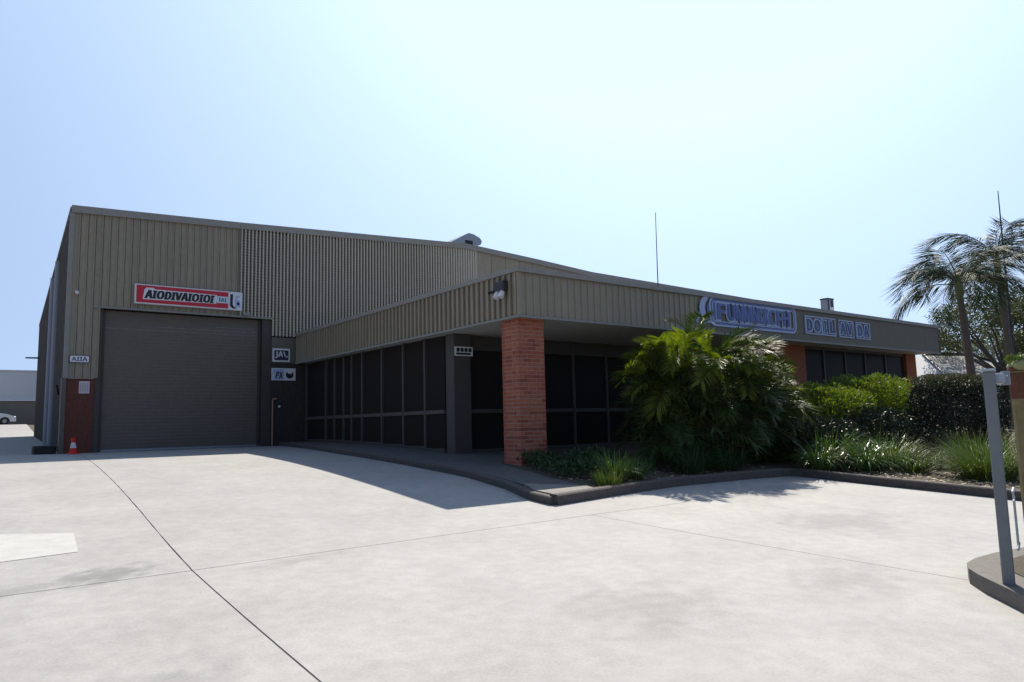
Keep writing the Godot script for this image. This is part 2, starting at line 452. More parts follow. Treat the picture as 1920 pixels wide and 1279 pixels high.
func ground():
	var st := begin()
	var xs := [-900.0, -300, -120, -60, 4.4, 30, 60, 120, 300, 900]
	var zz := [-900.0, -300, -120, -80]
	for k in 60: zz.append(-70.6 + k)
	for a in [-10.0, -9, -8, -7, -6, -5, -4, -3, -2, -1, 0, 1, 2, 3, 4, 5, 6, 7, 8, 9, 9.45, 20, 60, 300, 900]: zz.append(a)
	for i in xs.size() - 1:
		for k in zz.size() - 1:
			var p := []
			for q in [[i, k], [i, k + 1], [i + 1, k + 1], [i + 1, k]]:
				var x: float = xs[q[0]]; var z: float = zz[q[1]]
				var y := (gback(z) if x < 4.41 else g(z)) - 0.045
				p.append(Vector3(x, y, z))
			quad(st, p[0], p[1], p[2], p[3])
	struct("ground", st, M.earth)
	# concrete slabs of the driveway, cast with open joints between them
	var drive := Node3D.new(); drive.name = "driveway"; add_child(drive); drive.set_meta("kind", "structure")
	var h := 0.007
	var wob := FastNoiseLite.new(); wob.seed = 8; wob.frequency = 0.9
	var edge := []
	for k in 66: edge.append(-24.3 + k * 0.2555)
	var left_far := PackedVector2Array([Vector2(-70, -7.05), Vector2(-70, -24.3)])
	var right_far := PackedVector2Array([Vector2(34, -7.62), Vector2(34, -24.3)])
	for z in edge:
		left_far.append(Vector2(joint_x(z) - h * (1.0 + wob.get_noise_1d(z)), z)); right_far.append(Vector2(joint_x(z) + h * (1.0 + wob.get_noise_1d(z * 1.7 + 50.0)), z))
	left_far.append(Vector2(joint_x(-7.5) - h, -7.505)); right_far.append(Vector2(joint_x(-7.5) + h, -7.51))
	right_far.append(Vector2(6.9, -7.62))
	var left_near := PackedVector2Array([Vector2(-70, -7.05 + 0.014), Vector2(joint_x(-7.5) - h, -7.505 + 0.014), Vector2(1.76 - h, -4.23), Vector2(1.76 - h, 9), Vector2(-70, 9)])
	var mid_near := PackedVector2Array([Vector2(joint_x(-7.5) + h, -7.51 + 0.012), Vector2(6.9, -7.62 + 0.012), Vector2(7.16, -7.62 + 0.012), Vector2(7.35, -4.5), Vector2(8.19, 9), Vector2(1.76 + h, 9), Vector2(1.76 + h, -4.23)])
	var right_near := PackedVector2Array([Vector2(7.172, -7.62 + 0.012), Vector2(34, -7.61), Vector2(34, 9), Vector2(8.202, 9), Vector2(7.362, -4.5)])
	for a in [left_far, right_far, left_near, mid_near, right_near]:
		st = begin(); sheet(st, a, 0.0, 0.04, g, 0.9)
		put("concrete_slab", st, M.concrete, drive)
	st = begin(); sheet(st, PackedVector2Array([Vector2(-70, -24.315), Vector2(4.3, -24.315), Vector2(4.3, -110), Vector2(-70, -110)]), 0.0, 0.04, gback, 1.5)
	put("concrete_slab", st, M.concrete, drive)
	# a newer, paler patch let into the left slab, a strip of pale mortar and a damp mark
	st = begin(); sheet(st, PackedVector2Array([Vector2(-2.6, -11.3), Vector2(0.43, -10.33), Vector2(1.12, -10.0), Vector2(1.05, -8.94), Vector2(0.38, -8.85), Vector2(-2.8, -8.6)]), 0.004, 0.0, g, 0.7)
	put("repair_patch", st, M.concrete_new, drive)
	var k := 0
	for a in [[1.15, -7.75, 0.62, 0.42, 0.3], [0.35, -7.6, 0.9, 0.3, 0.1], [2.7, -7.3, 0.9, 0.22, 0.2], [4.4, -4.1, 1.1, 0.8, 0.0], [0.9, -4.6, 0.8, 0.6, 0.5], [6.6, -3.6, 1.0, 0.7, 0.3], [9.6, -5.2, 1.6, 1.1, 0.2], [11.5, -7.6, 2.2, 0.9, 0.1]]:
		st = begin()
		var x: float = a[0]; var z: float = a[1]; var c := cos(a[4]); var s := sin(a[4])
		var q := []
		for e in [[-1, 1], [1, 1], [1, -1], [-1, -1]]:
			var px: float = x + e[0] * a[2] * c + e[1] * a[3] * s
			var pz: float = z + e[1] * a[3] * c - e[0] * a[2] * s
			q.append(Vector3(px, 0, pz))
		# follows the ground: a strip cut along z
		stain_sheet(st, q, 0.005 + 0.0007 * k)
		put("damp_stain", st, M.wet_stain if k == 0 else M.stain, drive)
		k += 1
	# raised footpath along the office, its corner pad and the kerbs
	st = begin(); sheet(st, PackedVector2Array([Vector2(8.72, -24.3), Vector2(8.35, -21), Vector2(8.06, -18), Vector2(8.0, -13.5), Vector2(8.0, -11.6), Vector2(7.75, -9.9), Vector2(8.55, -9.2), Vector2(9.0, -11.6), Vector2(9.3, -12.7), Vector2(19.5, -12.7), Vector2(19.5, -15.2), Vector2(9.7, -15.2), Vector2(9.7, -24.4)]), 0.115, 0.12, g, 0.8)
	struct("footpath", st, M.paving)
	st = begin(); sheet(st, PackedVector2Array([Vector2(7.41, -8.63), Vector2(7.42, -9.2), Vector2(7.62, -9.6), Vector2(7.73, -9.88), Vector2(8.53, -9.18), Vector2(8.4, -8.76)]), 0.135, 0.15, g, 0.4)
	struct("path_corner_pad", st, M.pad)
	kerb("path_kerb", [Vector2(7.28, -8.56), Vector2(7.33, -9.2), Vector2(7.67, -10.2), Vector2(7.92, -11.8), Vector2(7.92, -13.5), Vector2(7.98, -18), Vector2(8.27, -21), Vector2(8.66, -24.3)], 0.15, 0.125)
	kerb("bed_kerb", [Vector2(7.28, -8.56), Vector2(8.72, -8.78), Vector2(10.5, -8.98), Vector2(12.4, -8.93), Vector2(13.75, -8.80), Vector2(14.0, -8.72), Vector2(14.12, -8.5), Vector2(14.12, -7.4), Vector2(14.1, -5.9), Vector2(14.03, -4.9), Vector2(13.8, -3.2), Vector2(13.4, -1.0)], 0.16, 0.16)
	# planted bed
	st = begin(); sheet(st, PackedVector2Array([Vector2(8.55, -8.76), Vector2(8.56, -9.2), Vector2(9.02, -11.6), Vector2(9.32, -12.68), Vector2(60, -12.68), Vector2(60, 3), Vector2(13.4, 3), Vector2(13.5, -1.0), Vector2(13.9, -3.2), Vector2(14.1, -4.9), Vector2(14.18, -5.9), Vector2(14.19, -8.5), Vector2(14.03, -8.80), Vector2(13.75, -8.87), Vector2(12.4, -9.0), Vector2(10.5, -9.05), Vector2(8.72, -8.85)]), 0.12, 0.12, g, 0.9)
	struct("garden_soil", st, M.soil)

func stain_sheet(st: SurfaceTool, q: Array, up: float):
	var n := 8
	for i in n:
		for j in n:
			var p := []; var uv := []
			for e in [[i, j], [i + 1, j], [i + 1, j + 1], [i, j + 1]]:
				var u: float = float(e[0]) / n; var v: float = float(e[1]) / n
				var w: Vector3 = (q[0].lerp(q[1], u)).lerp(q[3].lerp(q[2], u), v)
				w.y = g(w.z) + up
				p.append(w); uv.append(Vector2(u, v))
			for k in [0, 2, 1, 0, 3, 2]:
				st.set_normal(Vector3.UP); st.set_uv(uv[k]); st.add_vertex(p[k])

func kerb(called: String, path: Array, w: float, h: float) -> MeshInstance3D:
	var fine := []
	for i in path.size() - 1:
		var n := maxi(1, int(ceil((path[i + 1] - path[i]).length() / 0.6)))
		for k in n: fine.append(path[i].lerp(path[i + 1], float(k) / n))
	fine.append(path[-1])
	var st := begin()
	var prof := [Vector2(-w / 2, -0.03), Vector2(-w / 2, h - 0.02), Vector2(-w / 2 + 0.02, h), Vector2(w / 2 - 0.02, h), Vector2(w / 2, h - 0.02), Vector2(w / 2, -0.03)]
	var rows := []
	for i in fine.size():
		var d: Vector2 = (fine[min(i + 1, fine.size() - 1)] - fine[max(i - 1, 0)]).normalized()
		var side := Vector2(-d.y, d.x)
		var row := []
		for q in prof:
			var c: Vector2 = fine[i] + side * q.x
			row.append(Vector3(c.x, g(c.y) + q.y, c.y))
		rows.append(row)
	for i in rows.size() - 1:
		for k in prof.size() - 1:
			quad(st, rows[i][k], rows[i + 1][k], rows[i + 1][k + 1], rows[i][k + 1])
	for e in [0, rows.size() - 1]:
		var r = rows[e]
		quad(st, r[0], r[1], r[4], r[5]); quad(st, r[1], r[2], r[3], r[4])
	return struct(called, st, M.kerb)

# ------------------------------------------------------------------ warehouse
func roof_y(x: float) -> float:
	var p := [[2.36, 7.32], [7.24, 7.53], [15.4, 7.97], [16.4, 8.03], [20.1, 7.83], [23.6, 7.60], [42.0, 7.30]]
	for i in p.size() - 1:
		if x <= p[i + 1][0]: return lerpf(p[i][1], p[i + 1][1], (x - p[i][0]) / (p[i + 1][0] - p[i][0]))
	return 7.3

# one pressed sheet: a flat pan and a raised rib at its edge, standing from y0 to the roof line at both edges
func strip(w: float, y0a: float, y0b: float, y1a: float, y1b: float, rib := 0.028, ribw := 0.034) -> SurfaceTool:
	var st := begin()
	var pr := [Vector2(0.007, 0.0), Vector2(w - ribw - 0.022, 0.0), Vector2(w - ribw - 0.010, rib), Vector2(w - 0.012, rib), Vector2(w - 0.006, 0.0)]
	for i in pr.size() - 1:
		var a: Vector2 = pr[i]; var b: Vector2 = pr[i + 1]
		quad(st, Vector3(a.x, lerpf(y0a, y0b, a.x / w), a.y), Vector3(b.x, lerpf(y0a, y0b, b.x / w), b.y), Vector3(b.x, lerpf(y1a, y1b, b.x / w), b.y), Vector3(a.x, lerpf(y1a, y1b, a.x / w), a.y))
	return st

func warehouse():
	var w := thing("warehouse", "large brown ribbed metal warehouse with a wide grey roller door", "warehouse", Vector3(2.36, 0, ZS))
	var o := Vector3(-2.36, 0, -ZS)      # world to the building's own axes
	# shell: the front wall core, the two sides and the roof
	var outline := PackedVector2Array([Vector2(2.42, -0.3)])
	for x in [2.42, 7.24, 15.4, 16.4, 20.1, 23.6, 42.0]: outline.append(Vector2(x, roof_y(x) - 0.06))
	outline.append(Vector2(42, -0.3)); outline.append(Vector2(8.36, -0.3)); outline.append(Vector2(8.36, 4.31)); outline.append(Vector2(3.11, 4.31)); outline.append(Vector2(3.11, -0.3))
	var st := begin()
	extrude(st, outline, o + Vector3(0, 0, ZS - 0.4), Vector3.RIGHT, Vector3.UP, Vector3.BACK, 0.37)
	put("front_wall", st, M.dark_wall, w)
	st = begin()
	var xl := [2.36, 3.67]; var zb := [ZS, -53.4]
	var pr := [[2.30, 7.30], [7.24, 7.53], [15.4, 7.97], [16.4, 8.03], [20.1, 7.83], [23.6, 7.60], [42.06, 7.30]]
	for i in pr.size() - 1:
		var a: Array = pr[i]; var b: Array = pr[i + 1]
		var da := 1.31 if i == 0 else 0.0
		quad(st, o + Vector3(a[0], a[1], ZS + 0.05), o + Vector3(b[0], b[1], ZS + 0.05), o + Vector3(b[0], b[1], -53.4), o + Vector3(a[0] + da, a[1], -53.4))
		quad(st, o + Vector3(b[0], b[1] - 0.05, ZS + 0.05), o + Vector3(a[0], a[1] - 0.05, ZS + 0.05), o + Vector3(a[0] + da, a[1] - 0.05, -53.4), o + Vector3(b[0], b[1] - 0.05, -53.4))
		quad(st, o + Vector3(a[0], a[1] - 0.05, ZS + 0.05), o + Vector3(b[0], b[1] - 0.05, ZS + 0.05), o + Vector3(b[0], b[1], ZS + 0.05), o + Vector3(a[0], a[1], ZS + 0.05))
	put("roof", st, M.roof_metal, w)
	# side wall of tall ribbed sheets, running back at a slight angle
	var L := 28.9; var ang := atan2(1.31, L)
	var t := Transform3D(Basis(Vector3.UP, -PI / 2 - ang), o + Vector3(2.36, 0, ZS))
	t = Transform3D(Basis(Vector3(0, 0, 1).rotated(Vector3.UP, 0), Vector3.UP, Vector3.LEFT), o)
	var n := 38
	for k in n:
		var a := float(k) / n; var b := float(k + 1) / n
		var pa := Vector3(lerpf(3.67, 2.36, a), 0, lerpf(-53.4, ZS, a)); var pb := Vector3(lerpf(3.67, 2.36, b), 0, lerpf(-53.4, ZS, b))
		var along := (pb - pa).normalized(); var outw := Vector3.UP.cross(along) * -1.0
		if outw.x > 0: outw = -outw
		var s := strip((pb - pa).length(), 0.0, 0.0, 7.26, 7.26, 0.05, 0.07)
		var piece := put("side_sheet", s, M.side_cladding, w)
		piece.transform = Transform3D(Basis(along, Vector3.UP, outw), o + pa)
	st = begin()
	quad(st, o + Vector3(3.69, -0.3, -53.4), o + Vector3(2.40, -0.3, ZS - 0.02), o + Vector3(2.40, 7.27, ZS - 0.02), o + Vector3(3.69, 7.27, -53.4))
	quad(st, o + Vector3(42, -0.3, -53.4), o + Vector3(3.69, -0.3, -53.4), o + Vector3(3.69, 7.2, -53.4), o + Vector3(42, 7.2, -53.4))
	quad(st, o + Vector3(42, -0.3, ZS - 0.1), o + Vector3(42, -0.3, -53.4), o + Vector3(42, 7.27, -53.4), o + Vector3(42, 7.27, ZS - 0.1))
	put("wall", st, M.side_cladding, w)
	# front cladding above the door and left of it
	var x := 2.40
	var ms := [M.cladding, M.cladding_b, M.cladding, M.cladding_c]
	var i := 0
	while x < 7.25:
		var wd := 0.2
		if x + wd > 7.28: wd = 7.28 - x
		if wd < 0.06: break
		var y0 := 2.206 if x + 0.1 < 3.11 else 4.37
		var p := put("cladding_strip", strip(wd, y0, y0, roof_y(x) - 0.17, roof_y(x + wd) - 0.17), ms[(i * 7 + i / 5) % 4], w)
		p.position = o + Vector3(x, 0, ZS)
		x += wd; i += 1
	# louvred ventilation screen: upright fins over level slats and a dark backing
	st = begin()
	extrude(st, PackedVector2Array([Vector2(7.29, 4.36), Vector2(8.37, 4.36), Vector2(8.37, 3.72), Vector2(17.0, 3.72), Vector2(17.0, roof_y(17.0) - 0.17), Vector2(16.4, roof_y(16.4) - 0.17), Vector2(7.29, roof_y(7.29) - 0.17)]), o + Vector3(0, 0, ZS - 0.028), Vector3.RIGHT, Vector3.UP, Vector3.BACK, 0.012)
	put("screen_backing", st, M.louvre_dark, w)
	var y := 3.78
	while y < 7.85:
		var x0 := 7.29 if y > 4.36 else 8.38
		var x1 := 17.0
		if y > 7.35: x0 = maxf(x0, 7.24 + (y + 0.24 - 7.53) / 0.0535)
		if x0 < 16.0:
			st = begin()
			box(st, Vector3(x0, y, ZS - 0.014), Vector3(x1, y + 0.058, ZS + 0.004), Transform3D(Basis(), o))
			put("louvre_slat", st, M.louvre_slat, w)
		y += 0.1
	x = 7.31
	var fin_cache := {}
	while x < 16.95:
		var y0 := 4.37 if x < 8.36 else 3.74
		var y1 := roof_y(x) - 0.17
		st = begin()
		var taper := clampf((x - 14.0) / 3.0, 0.0, 1.0)
		var hw := lerpf(0.028, 0.05, taper)
		var dp := lerpf(0.05, 0.03, taper)
		var f := [Vector2(-hw, 0.006), Vector2(-hw * 0.6, dp), Vector2(hw * 0.6, dp), Vector2(hw, 0.006)]
		for q in 3:
			quad(st, Vector3(f[q].x, y0, f[q].y), Vector3(f[q + 1].x, y0, f[q + 1].y), Vector3(f[q + 1].x, y1, f[q + 1].y), Vector3(f[q].x, y1, f[q].y))
		var p := put("louvre_fin", st, M.louvre_fin, w)
		p.position = o + Vector3(x, 0, ZS)
		x += 0.122
	# plain sheets beyond the screen
	x = 17.0
	while x < 41.5:
		var p := put("cladding_sheet", strip(0.76, 3.7, 3.7, roof_y(x) - 0.17, roof_y(x + 0.76) - 0.17, 0.01, 0.02), ms[int(x * 3) % 4], w)
		p.position = o + Vector3(x, 0, ZS)
		x += 0.76
	# trims
	var caps := [2.33, 7.24, 15.4, 16.4, 20.1, 23.6, 42.0]
	for k in caps.size() - 1:
		st = begin()
		var a: float = caps[k]; var b: float = caps[k + 1] - 0.006
		extrude(st, PackedVector2Array([Vector2(a, roof_y(a) - 0.19), Vector2(b, roof_y(b) - 0.19), Vector2(b, roof_y(b) + 0.03), Vector2(a, roof_y(a) + 0.03)]), o + Vector3(0, 0, ZS + 0.056), Vector3.RIGHT, Vector3.UP, Vector3.BACK, 0.02)
		put("barge_capping", st, M.trim, w)
	st = begin(); box(st, Vector3(2.30, 2.19, ZS - 0.02), Vector3(2.42, 7.12, ZS + 0.045), Transform3D(Basis(), o)); put("corner_trim", st, M.trim, w)
	st = begin(); box(st, Vector3(7.24, 4.36, ZS + 0.002), Vector3(7.275, 7.34, ZS + 0.036), Transform3D(Basis(), o)); put("joint_trim", st, M.fascia_flat, w)
	st = begin(); box(st, Vector3(2.42, 2.17, ZS - 0.01), Vector3(3.10, 2.203, ZS + 0.04), Transform3D(Basis(), o)); put("cladding_flashing", st, M.trim, w)
	st = begin(); box(st, Vector3(3.0, 4.31, ZS - 0.01), Vector3(8.42, 4.365, ZS + 0.06), Transform3D(Basis(), o)); put("door_head_flashing", st, M.trim, w)
	# brick pier left of the door, and the dark wall between door and office
	st = begin(); box(st, Vector3(2.40, -0.2, ZS - 0.3), Vector3(3.105, 2.168, ZS + 0.012), Transform3D(Basis(), o)); put("brick_pier", st, M.brick_wall_dark, w)
	st = begin(); box(st, Vector3(2.28, -0.2, ZS - 0.25), Vector3(2.395, 2.186, ZS + 0.05), Transform3D(Basis(), o)); put("corner_post", st, M.side_cladding, w)
	st = begin(); box(st, Vector3(8.38, -0.2, ZS - 0.022), Vector3(9.6, 2.82, ZS + 0.004), Transform3D(Basis(), o)); put("side_door_wall", st, M.dark_wall, w)
	st = begin(); box(st, Vector3(8.38, 2.825, ZS - 0.022), Vector3(9.24, 3.70, ZS + 0.012), Transform3D(Basis(), o)); put("lower_cladding", st, M.fascia_flat, w)
	# roller door: jambs, head box and its slats
	for s in [[3.11, 3.27], [8.06, 8.36]]:
		st = begin(); box(st, Vector3(s[0], -0.2, ZS - 0.39), Vector3(s[1], 4.305, ZS - 0.03), Transform3D(Basis(), o)); put("door_jamb", st, M.shutter_frame, w)
	var slat := begin()
	var prof := []
	for k in 7:
		var u := k / 6.0
		prof.append(Vector2(u * 0.1075, 0.002 * sin(u * PI)))
	for k in 6:
		quad(slat, Vector3(0, prof[k].x, prof[k].y), Vector3(4.788, prof[k].x, prof[k].y), Vector3(4.788, prof[k + 1].x, prof[k + 1].y), Vector3(0, prof[k + 1].x, prof[k + 1].y))
	var slat_mesh := slat.commit()
	var door := Node3D.new(); door.name = "roller_door"; w.add_child(door); door.position = o + Vector3(3.271, 0.075, ZS - 0.2)
	for k in 39:
		var p := put("door_slat", slat_mesh, M.shutter, door); p.position = Vector3(0, k * 0.108, 0)
	for rail_x in [0.02, 4.70]:
		st = begin(); box(st, Vector3(rail_x, -0.07, 0.01), Vector3(rail_x + 0.068, 4.2, 0.055)); put("guide_rail", st, M.shutter_frame, door)
	st = begin(); box(st, Vector3(0, -0.07, -0.02), Vector3(4.788, -0.004, 0.025)); put("bottom_rail", st, M.galvanised, door)
	st = begin(); box(st, Vector3(3.27, -0.02, ZS - 0.36), Vector3(8.06, 0.006, ZS - 0.05), Transform3D(Basis(), o)); put("door_threshold", st, M.pad, w)
	# two fat downpipes and a black foot guard on the side wall
	for q in [[2.62, -30.2, 0.12], [2.77, -33.6, 0.13]]:
		st = begin()
		tube(st, [o + Vector3(q[0] - 0.06, 0.02, q[1]), o + Vector3(q[0] - 0.06, 6.75, q[1])], [q[2], q[2]], 12)
		put("downpipe", st, M.pipe_grey, w)
	st = begin(); bevel_box(st, Vector3(1.70, -0.2, -25.5), Vector3(2.24, 0.24, -24.7), 0.03, Transform3D(Basis(), o)); put("pipe_guard", st, M.rubber, w)
	st = begin(); tube(st, [o + Vector3(2.28, 1.75, ZS - 0.7), o + Vector3(2.2, 2.0, ZS - 0.4)], [0.03, 0.03], 6); put("pipe_bracket", st, M.rubber, w)
	st = begin(); ball(st, o + Vector3(8.66, 1.32, ZS + 0.04), Vector3(0.045, 0.045, 0.045), 6); put("wall_knob", st, M.white_paint, w)
	st = begin(); tube(st, [o + Vector3(3.45, 4.80, -48.0), o + Vector3(2.70, 4.79, -48.0)], [0.05, 0.04], 8); put("wall_arm", st, M.dark_metal, w)
	st = begin(); box(st, Vector3(7.36, 4.38, ZS + 0.05), Vector3(7.6, 4.47, ZS + 0.11), Transform3D(Basis(), o)); put("conduit_box", st, M.trim, w)

# ------------------------------------------------------------------ office
func office():
	var b := thing("office", "low office wing with ribbed brown fascia and dark tinted windows", "building", Vector3(CX, 0, CZ))
	var o := Vector3(-CX, 0, -CZ)
	var T := Transform3D(Basis(), o)
	var st := begin()
	# roof deck and soffit
	st = begin(); box(st, Vector3(9.24, 3.62, -24.5), Vector3(29.40, 3.70, -11.84), T); put("roof", st, M.roof_metal, b)
	st = begin(); box(st, Vector3(9.23, 2.83, -24.48), Vector3(29.41, 2.86, -11.83), T); put("soffit", st, M.soffit, b)
	st = begin(); box(st, Vector3(9.232, 2.87, -24.5), Vector3(9.26, 3.80, -11.82), T); put("fascia_board", st, M.dark_wall, b)
	st = begin(); box(st, Vector3(9.262, 2.87, -11.85), Vector3(29.38, 3.80, -11.822), T); put("fascia_board", st, M.dark_wall, b)
	# cladding strips of the left face (run from the warehouse to the corner) and of the front
	var ms := [M.cladding, M.cladding_b, M.cladding, M.cladding_c]
	var n := 63; var len := (CZ - 0.05) - ZS - 0.02
	for k in n:
		var w := len / n
		var p := put("cladding_strip", strip(w, 2.845, 2.845, 3.76, 3.76, 0.05, 0.062), ms[(k * 5 + k / 4) % 4], b)
		p.transform = Transform3D(Basis(Vector3(0, 0, 1), Vector3.UP, Vector3(-1, 0, 0)), o + Vector3(CX + 0.04, 0, ZS + 0.02 + w * k))
	var x := CX + 0.09
	var k := 0
	while x < 15.25:
		var p := put("cladding_strip", strip(0.2, 2.845, 2.845, 3.76, 3.76, 0.026, 0.034), ms[(k * 3 + k / 4) % 4], b)
		p.position = o + Vector3(x, 0, CZ - 0.04)
		x += 0.2; k += 1
	while x < 29.3:
		var w := minf(1.18, 29.40 - x)
		st = begin(); box(st, Vector3(x + 0.002, 2.845, CZ - 0.038), Vector3(x + w - 0.002, 3.76, CZ - 0.018), T); put("fascia_panel", st, M.fascia_flat, b)
		x += w
	st = begin(); box(st, Vector3(CX + 0.005, 2.84, CZ - 0.045), Vector3(CX + 0.09, 3.765, CZ - 0.004), T); put("corner_trim", st, M.cladding, b)
	# right end
	st = begin(); box(st, Vector3(29.40, 2.84, -24.5), Vector3(29.44, 3.77, CZ - 0.002), T); put("end_panel", st, M.fascia_flat, b)
	# folded cappings and drip edges
	st = begin(); box(st, Vector3(CX - 0.035, 3.762, -24.5), Vector3(CX + 0.16, YT, CZ + 0.035), T); put("fascia_capping", st, M.trim, b)
	st = begin(); box(st, Vector3(CX + 0.163, 3.762, CZ - 0.16), Vector3(29.47, YT + 0.002, CZ + 0.037), T); put("fascia_capping", st, M.trim, b)
	st = begin(); box(st, Vector3(29.30, 3.764, -24.5), Vector3(29.475, YT - 0.002, CZ - 0.163), T); put("fascia_capping", st, M.trim, b)
	st = begin(); box(st, Vector3(CX - 0.012, 2.79, -24.48), Vector3(CX + 0.05, 2.842, CZ + 0.012), T); put("drip_edge", st, M.drip, b)
	st = begin(); box(st, Vector3(CX + 0.053, 2.791, CZ - 0.05), Vector3(29.44, 2.843, CZ + 0.013), T); put("drip_edge", st, M.drip, b)
	# solid inside
	st = begin(); box(st, Vector3(9.66, -0.6, -24.4), Vector3(29.15, 2.82, -15.2), T); put("inner_wall", st, M.dark_wall, b)
	st = begin(); box(st, Vector3(19.55, -0.6, -15.19), Vector3(29.15, 2.818, -12.75), T); put("inner_wall", st, M.dark_wall, b)
	# glazed left wall: bays between mullions, each with an upper and a lower pane
	var zz := [-24.4, -22.69, -22.0, -21.31, -20.72, -19.98, -18.7, -17.44, -16.28, -15.32]
	for i in zz.size() - 1:
		var win := Node3D.new(); win.name = "window" if i == 0 else "window_%03d" % i; b.add_child(win)
		var z0: float = zz[i]; var z1: float = zz[i + 1]
		var sill := g((z0 + z1) / 2) + 0.2
		var ya := 0.90
		st = begin(); box(st, Vector3(9.60, ya + 0.05, z0 + 0.04), Vector3(9.615, 2.78, z1 - 0.04), T); put("pane", st, M.glass, win)
		st = begin(); box(st, Vector3(9.60, sill, z0 + 0.04), Vector3(9.615, ya - 0.05, z1 - 0.04), T); put("pane", st, M.glass, win)
		st = begin(); bevel_box(st, Vector3(9.55, ya - 0.05, z0 + 0.04), Vector3(9.64, ya + 0.05, z1 - 0.04), 0.008, T); put("transom", st, M.window_frame_brown, win)
		st = begin(); bevel_box(st, Vector3(9.54, -0.3, z0 - 0.04), Vector3(9.65, 2.815, z0 + 0.04), 0.008, T); put("mullion", st, M.window_frame, win)
		st = begin(); box(st, Vector3(9.55, -0.3, z0 + 0.04), Vector3(9.64, sill, z1 - 0.04), T); put("sill", st, M.window_frame, win)
	# inner pillar with the small sign, the entry recess
	st = begin(); bevel_box(st, Vector3(9.60, -0.5, -15.32), Vector3(10.12, 2.824, -14.95), 0.015, T); put("entry_pillar", st, M.window_frame, b)
	var xs := [10.14, 11.3, 12.5, 13.7, 15.0, 16.4, 17.9, 19.54]
	for i in xs.size() - 1:
		var win := Node3D.new(); win.name = "entry_window" if i > 1 else ("entry_door" if i == 0 else "entry_door_001"); b.add_child(win, true)
		var xa: float = xs[i]; var xb: float = xs[i + 1]
		st = begin(); box(st, Vector3(xa + 0.04, 0.95, -15.15), Vector3(xb - 0.04, 2.45, -15.135), T); put("pane", st, M.glass, win)
		st = begin(); box(st, Vector3(xa + 0.04, -0.05, -15.15), Vector3(xb - 0.04, 0.85, -15.135), T); put("pane", st, M.glass, win)
		st = begin(); box(st, Vector3(xa + 0.04, 0.85, -15.19), Vector3(xb - 0.04, 0.95, -15.10), T); put("transom", st, M.window_frame, win)
		st = begin(); box(st, Vector3(xa + 0.04, 2.45, -15.19), Vector3(xb - 0.04, 2.82, -15.10), T); put("head_panel", st, M.window_frame, win)
		st = begin(); bevel_box(st, Vector3(xa - 0.04, -0.3, -15.2), Vector3(xa + 0.04, 2.822, -15.08), 0.008, T); put("mullion", st, M.window_frame, win)
		st = begin(); box(st, Vector3(xa + 0.04, -0.4, -15.19), Vector3(xb - 0.04, -0.05, -15.09), T); put("sill", st, M.window_frame, win)
	# right wing: brick piers and a band of windows
	st = begin(); box(st, Vector3(19.5, -0.6, -15.18), Vector3(21.45, 2.826, -12.60), T); put("brick_pier", st, M.brick_wall, b)
	st = begin(); box(st, Vector3(28.40, -0.6, -15.0), Vector3(29.20, 2.826, -12.60), T); put("brick_pier", st, M.brick_wall, b)
	st = begin(); box(st, Vector3(21.45, -0.6, -12.9), Vector3(28.40, 0.35, -12.62), T); put("brick_wall", st, M.brick_wall, b)
	xs = [21.45, 22.68, 24.05, 25.41, 26.91, 28.40]
	for i in xs.size() - 1:
		var win := Node3D.new(); win.name = "front_window" if i == 0 else "front_window_%03d" % i; b.add_child(win)
		var xa: float = xs[i]; var xb: float = xs[i + 1]
		st = begin(); box(st, Vector3(xa + 0.03, 0.4, -12.72), Vector3(xb - 0.03, 2.74, -12.705), T); put("pane", st, M.glass, win)
		st = begin(); box(st, Vector3(xa - 0.03, 0.36, -12.745), Vector3(xa + 0.03, 2.822, -12.66), T); put("mullion", st, M.window_frame, win)
		st = begin(); box(st, Vector3(xa + 0.03, 2.74, -12.745), Vector3(xb - 0.03, 2.82, -12.67), T); put("head", st, M.window_frame, win)
	st = begin(); box(st, Vector3(29.15, -0.6, -24.4), Vector3(29.25, 2.82, -15.01), T); put("end_wall", st, M.brick_wall, b)
	# brick column at the corner, laid course by course in running bond
	var col := Node3D.new(); col.name = "brick_column"; b.add_child(col); col.position = o + Vector3(9.32, 0, -12.56)
	var W := 0.71; var D := 0.59; var base := -0.62; var course := 0.0858
	st = begin(); box(st, Vector3(0.004, base, 0.004), Vector3(W - 0.004, 2.825, D - 0.004)); put("mortar_core", st, M.mortar, col)
	var shapes := {}
	var hidden := begin()
	var r2 := RandomNumberGenerator.new(); r2.seed = 5
	var courses := int((2.822 - base) / course)
	for c in courses:
		var y := base + c * course
		var list := []     # [x0, x1, z0, z1, back]
		if c % 2 == 0:
			for q in 3: list.append([q * 0.24, q * 0.24 + 0.23, D - 0.11, D, false]); list.append([q * 0.24, q * 0.24 + 0.23, 0.0, 0.11, true])
			for s in [0.0, W - 0.11]:
				list.append([s, s + 0.11, 0.12, 0.35, false]); list.append([s, s + 0.11, 0.36, D - 0.12, false])
		else:
			for s in [0.0, W - 0.11]:
				list.append([s, s + 0.11, D - 0.23, D, false]); list.append([s, s + 0.11, D - 0.47, D - 0.24, false]); list.append([s, s + 0.11, 0.0, D - 0.48, true])
			for q in 2:
				list.append([0.12 + q * 0.24, 0.12 + q * 0.24 + 0.23, D - 0.11, D, false]); list.append([0.12 + q * 0.24, 0.12 + q * 0.24 + 0.23, 0.0, 0.11, true])
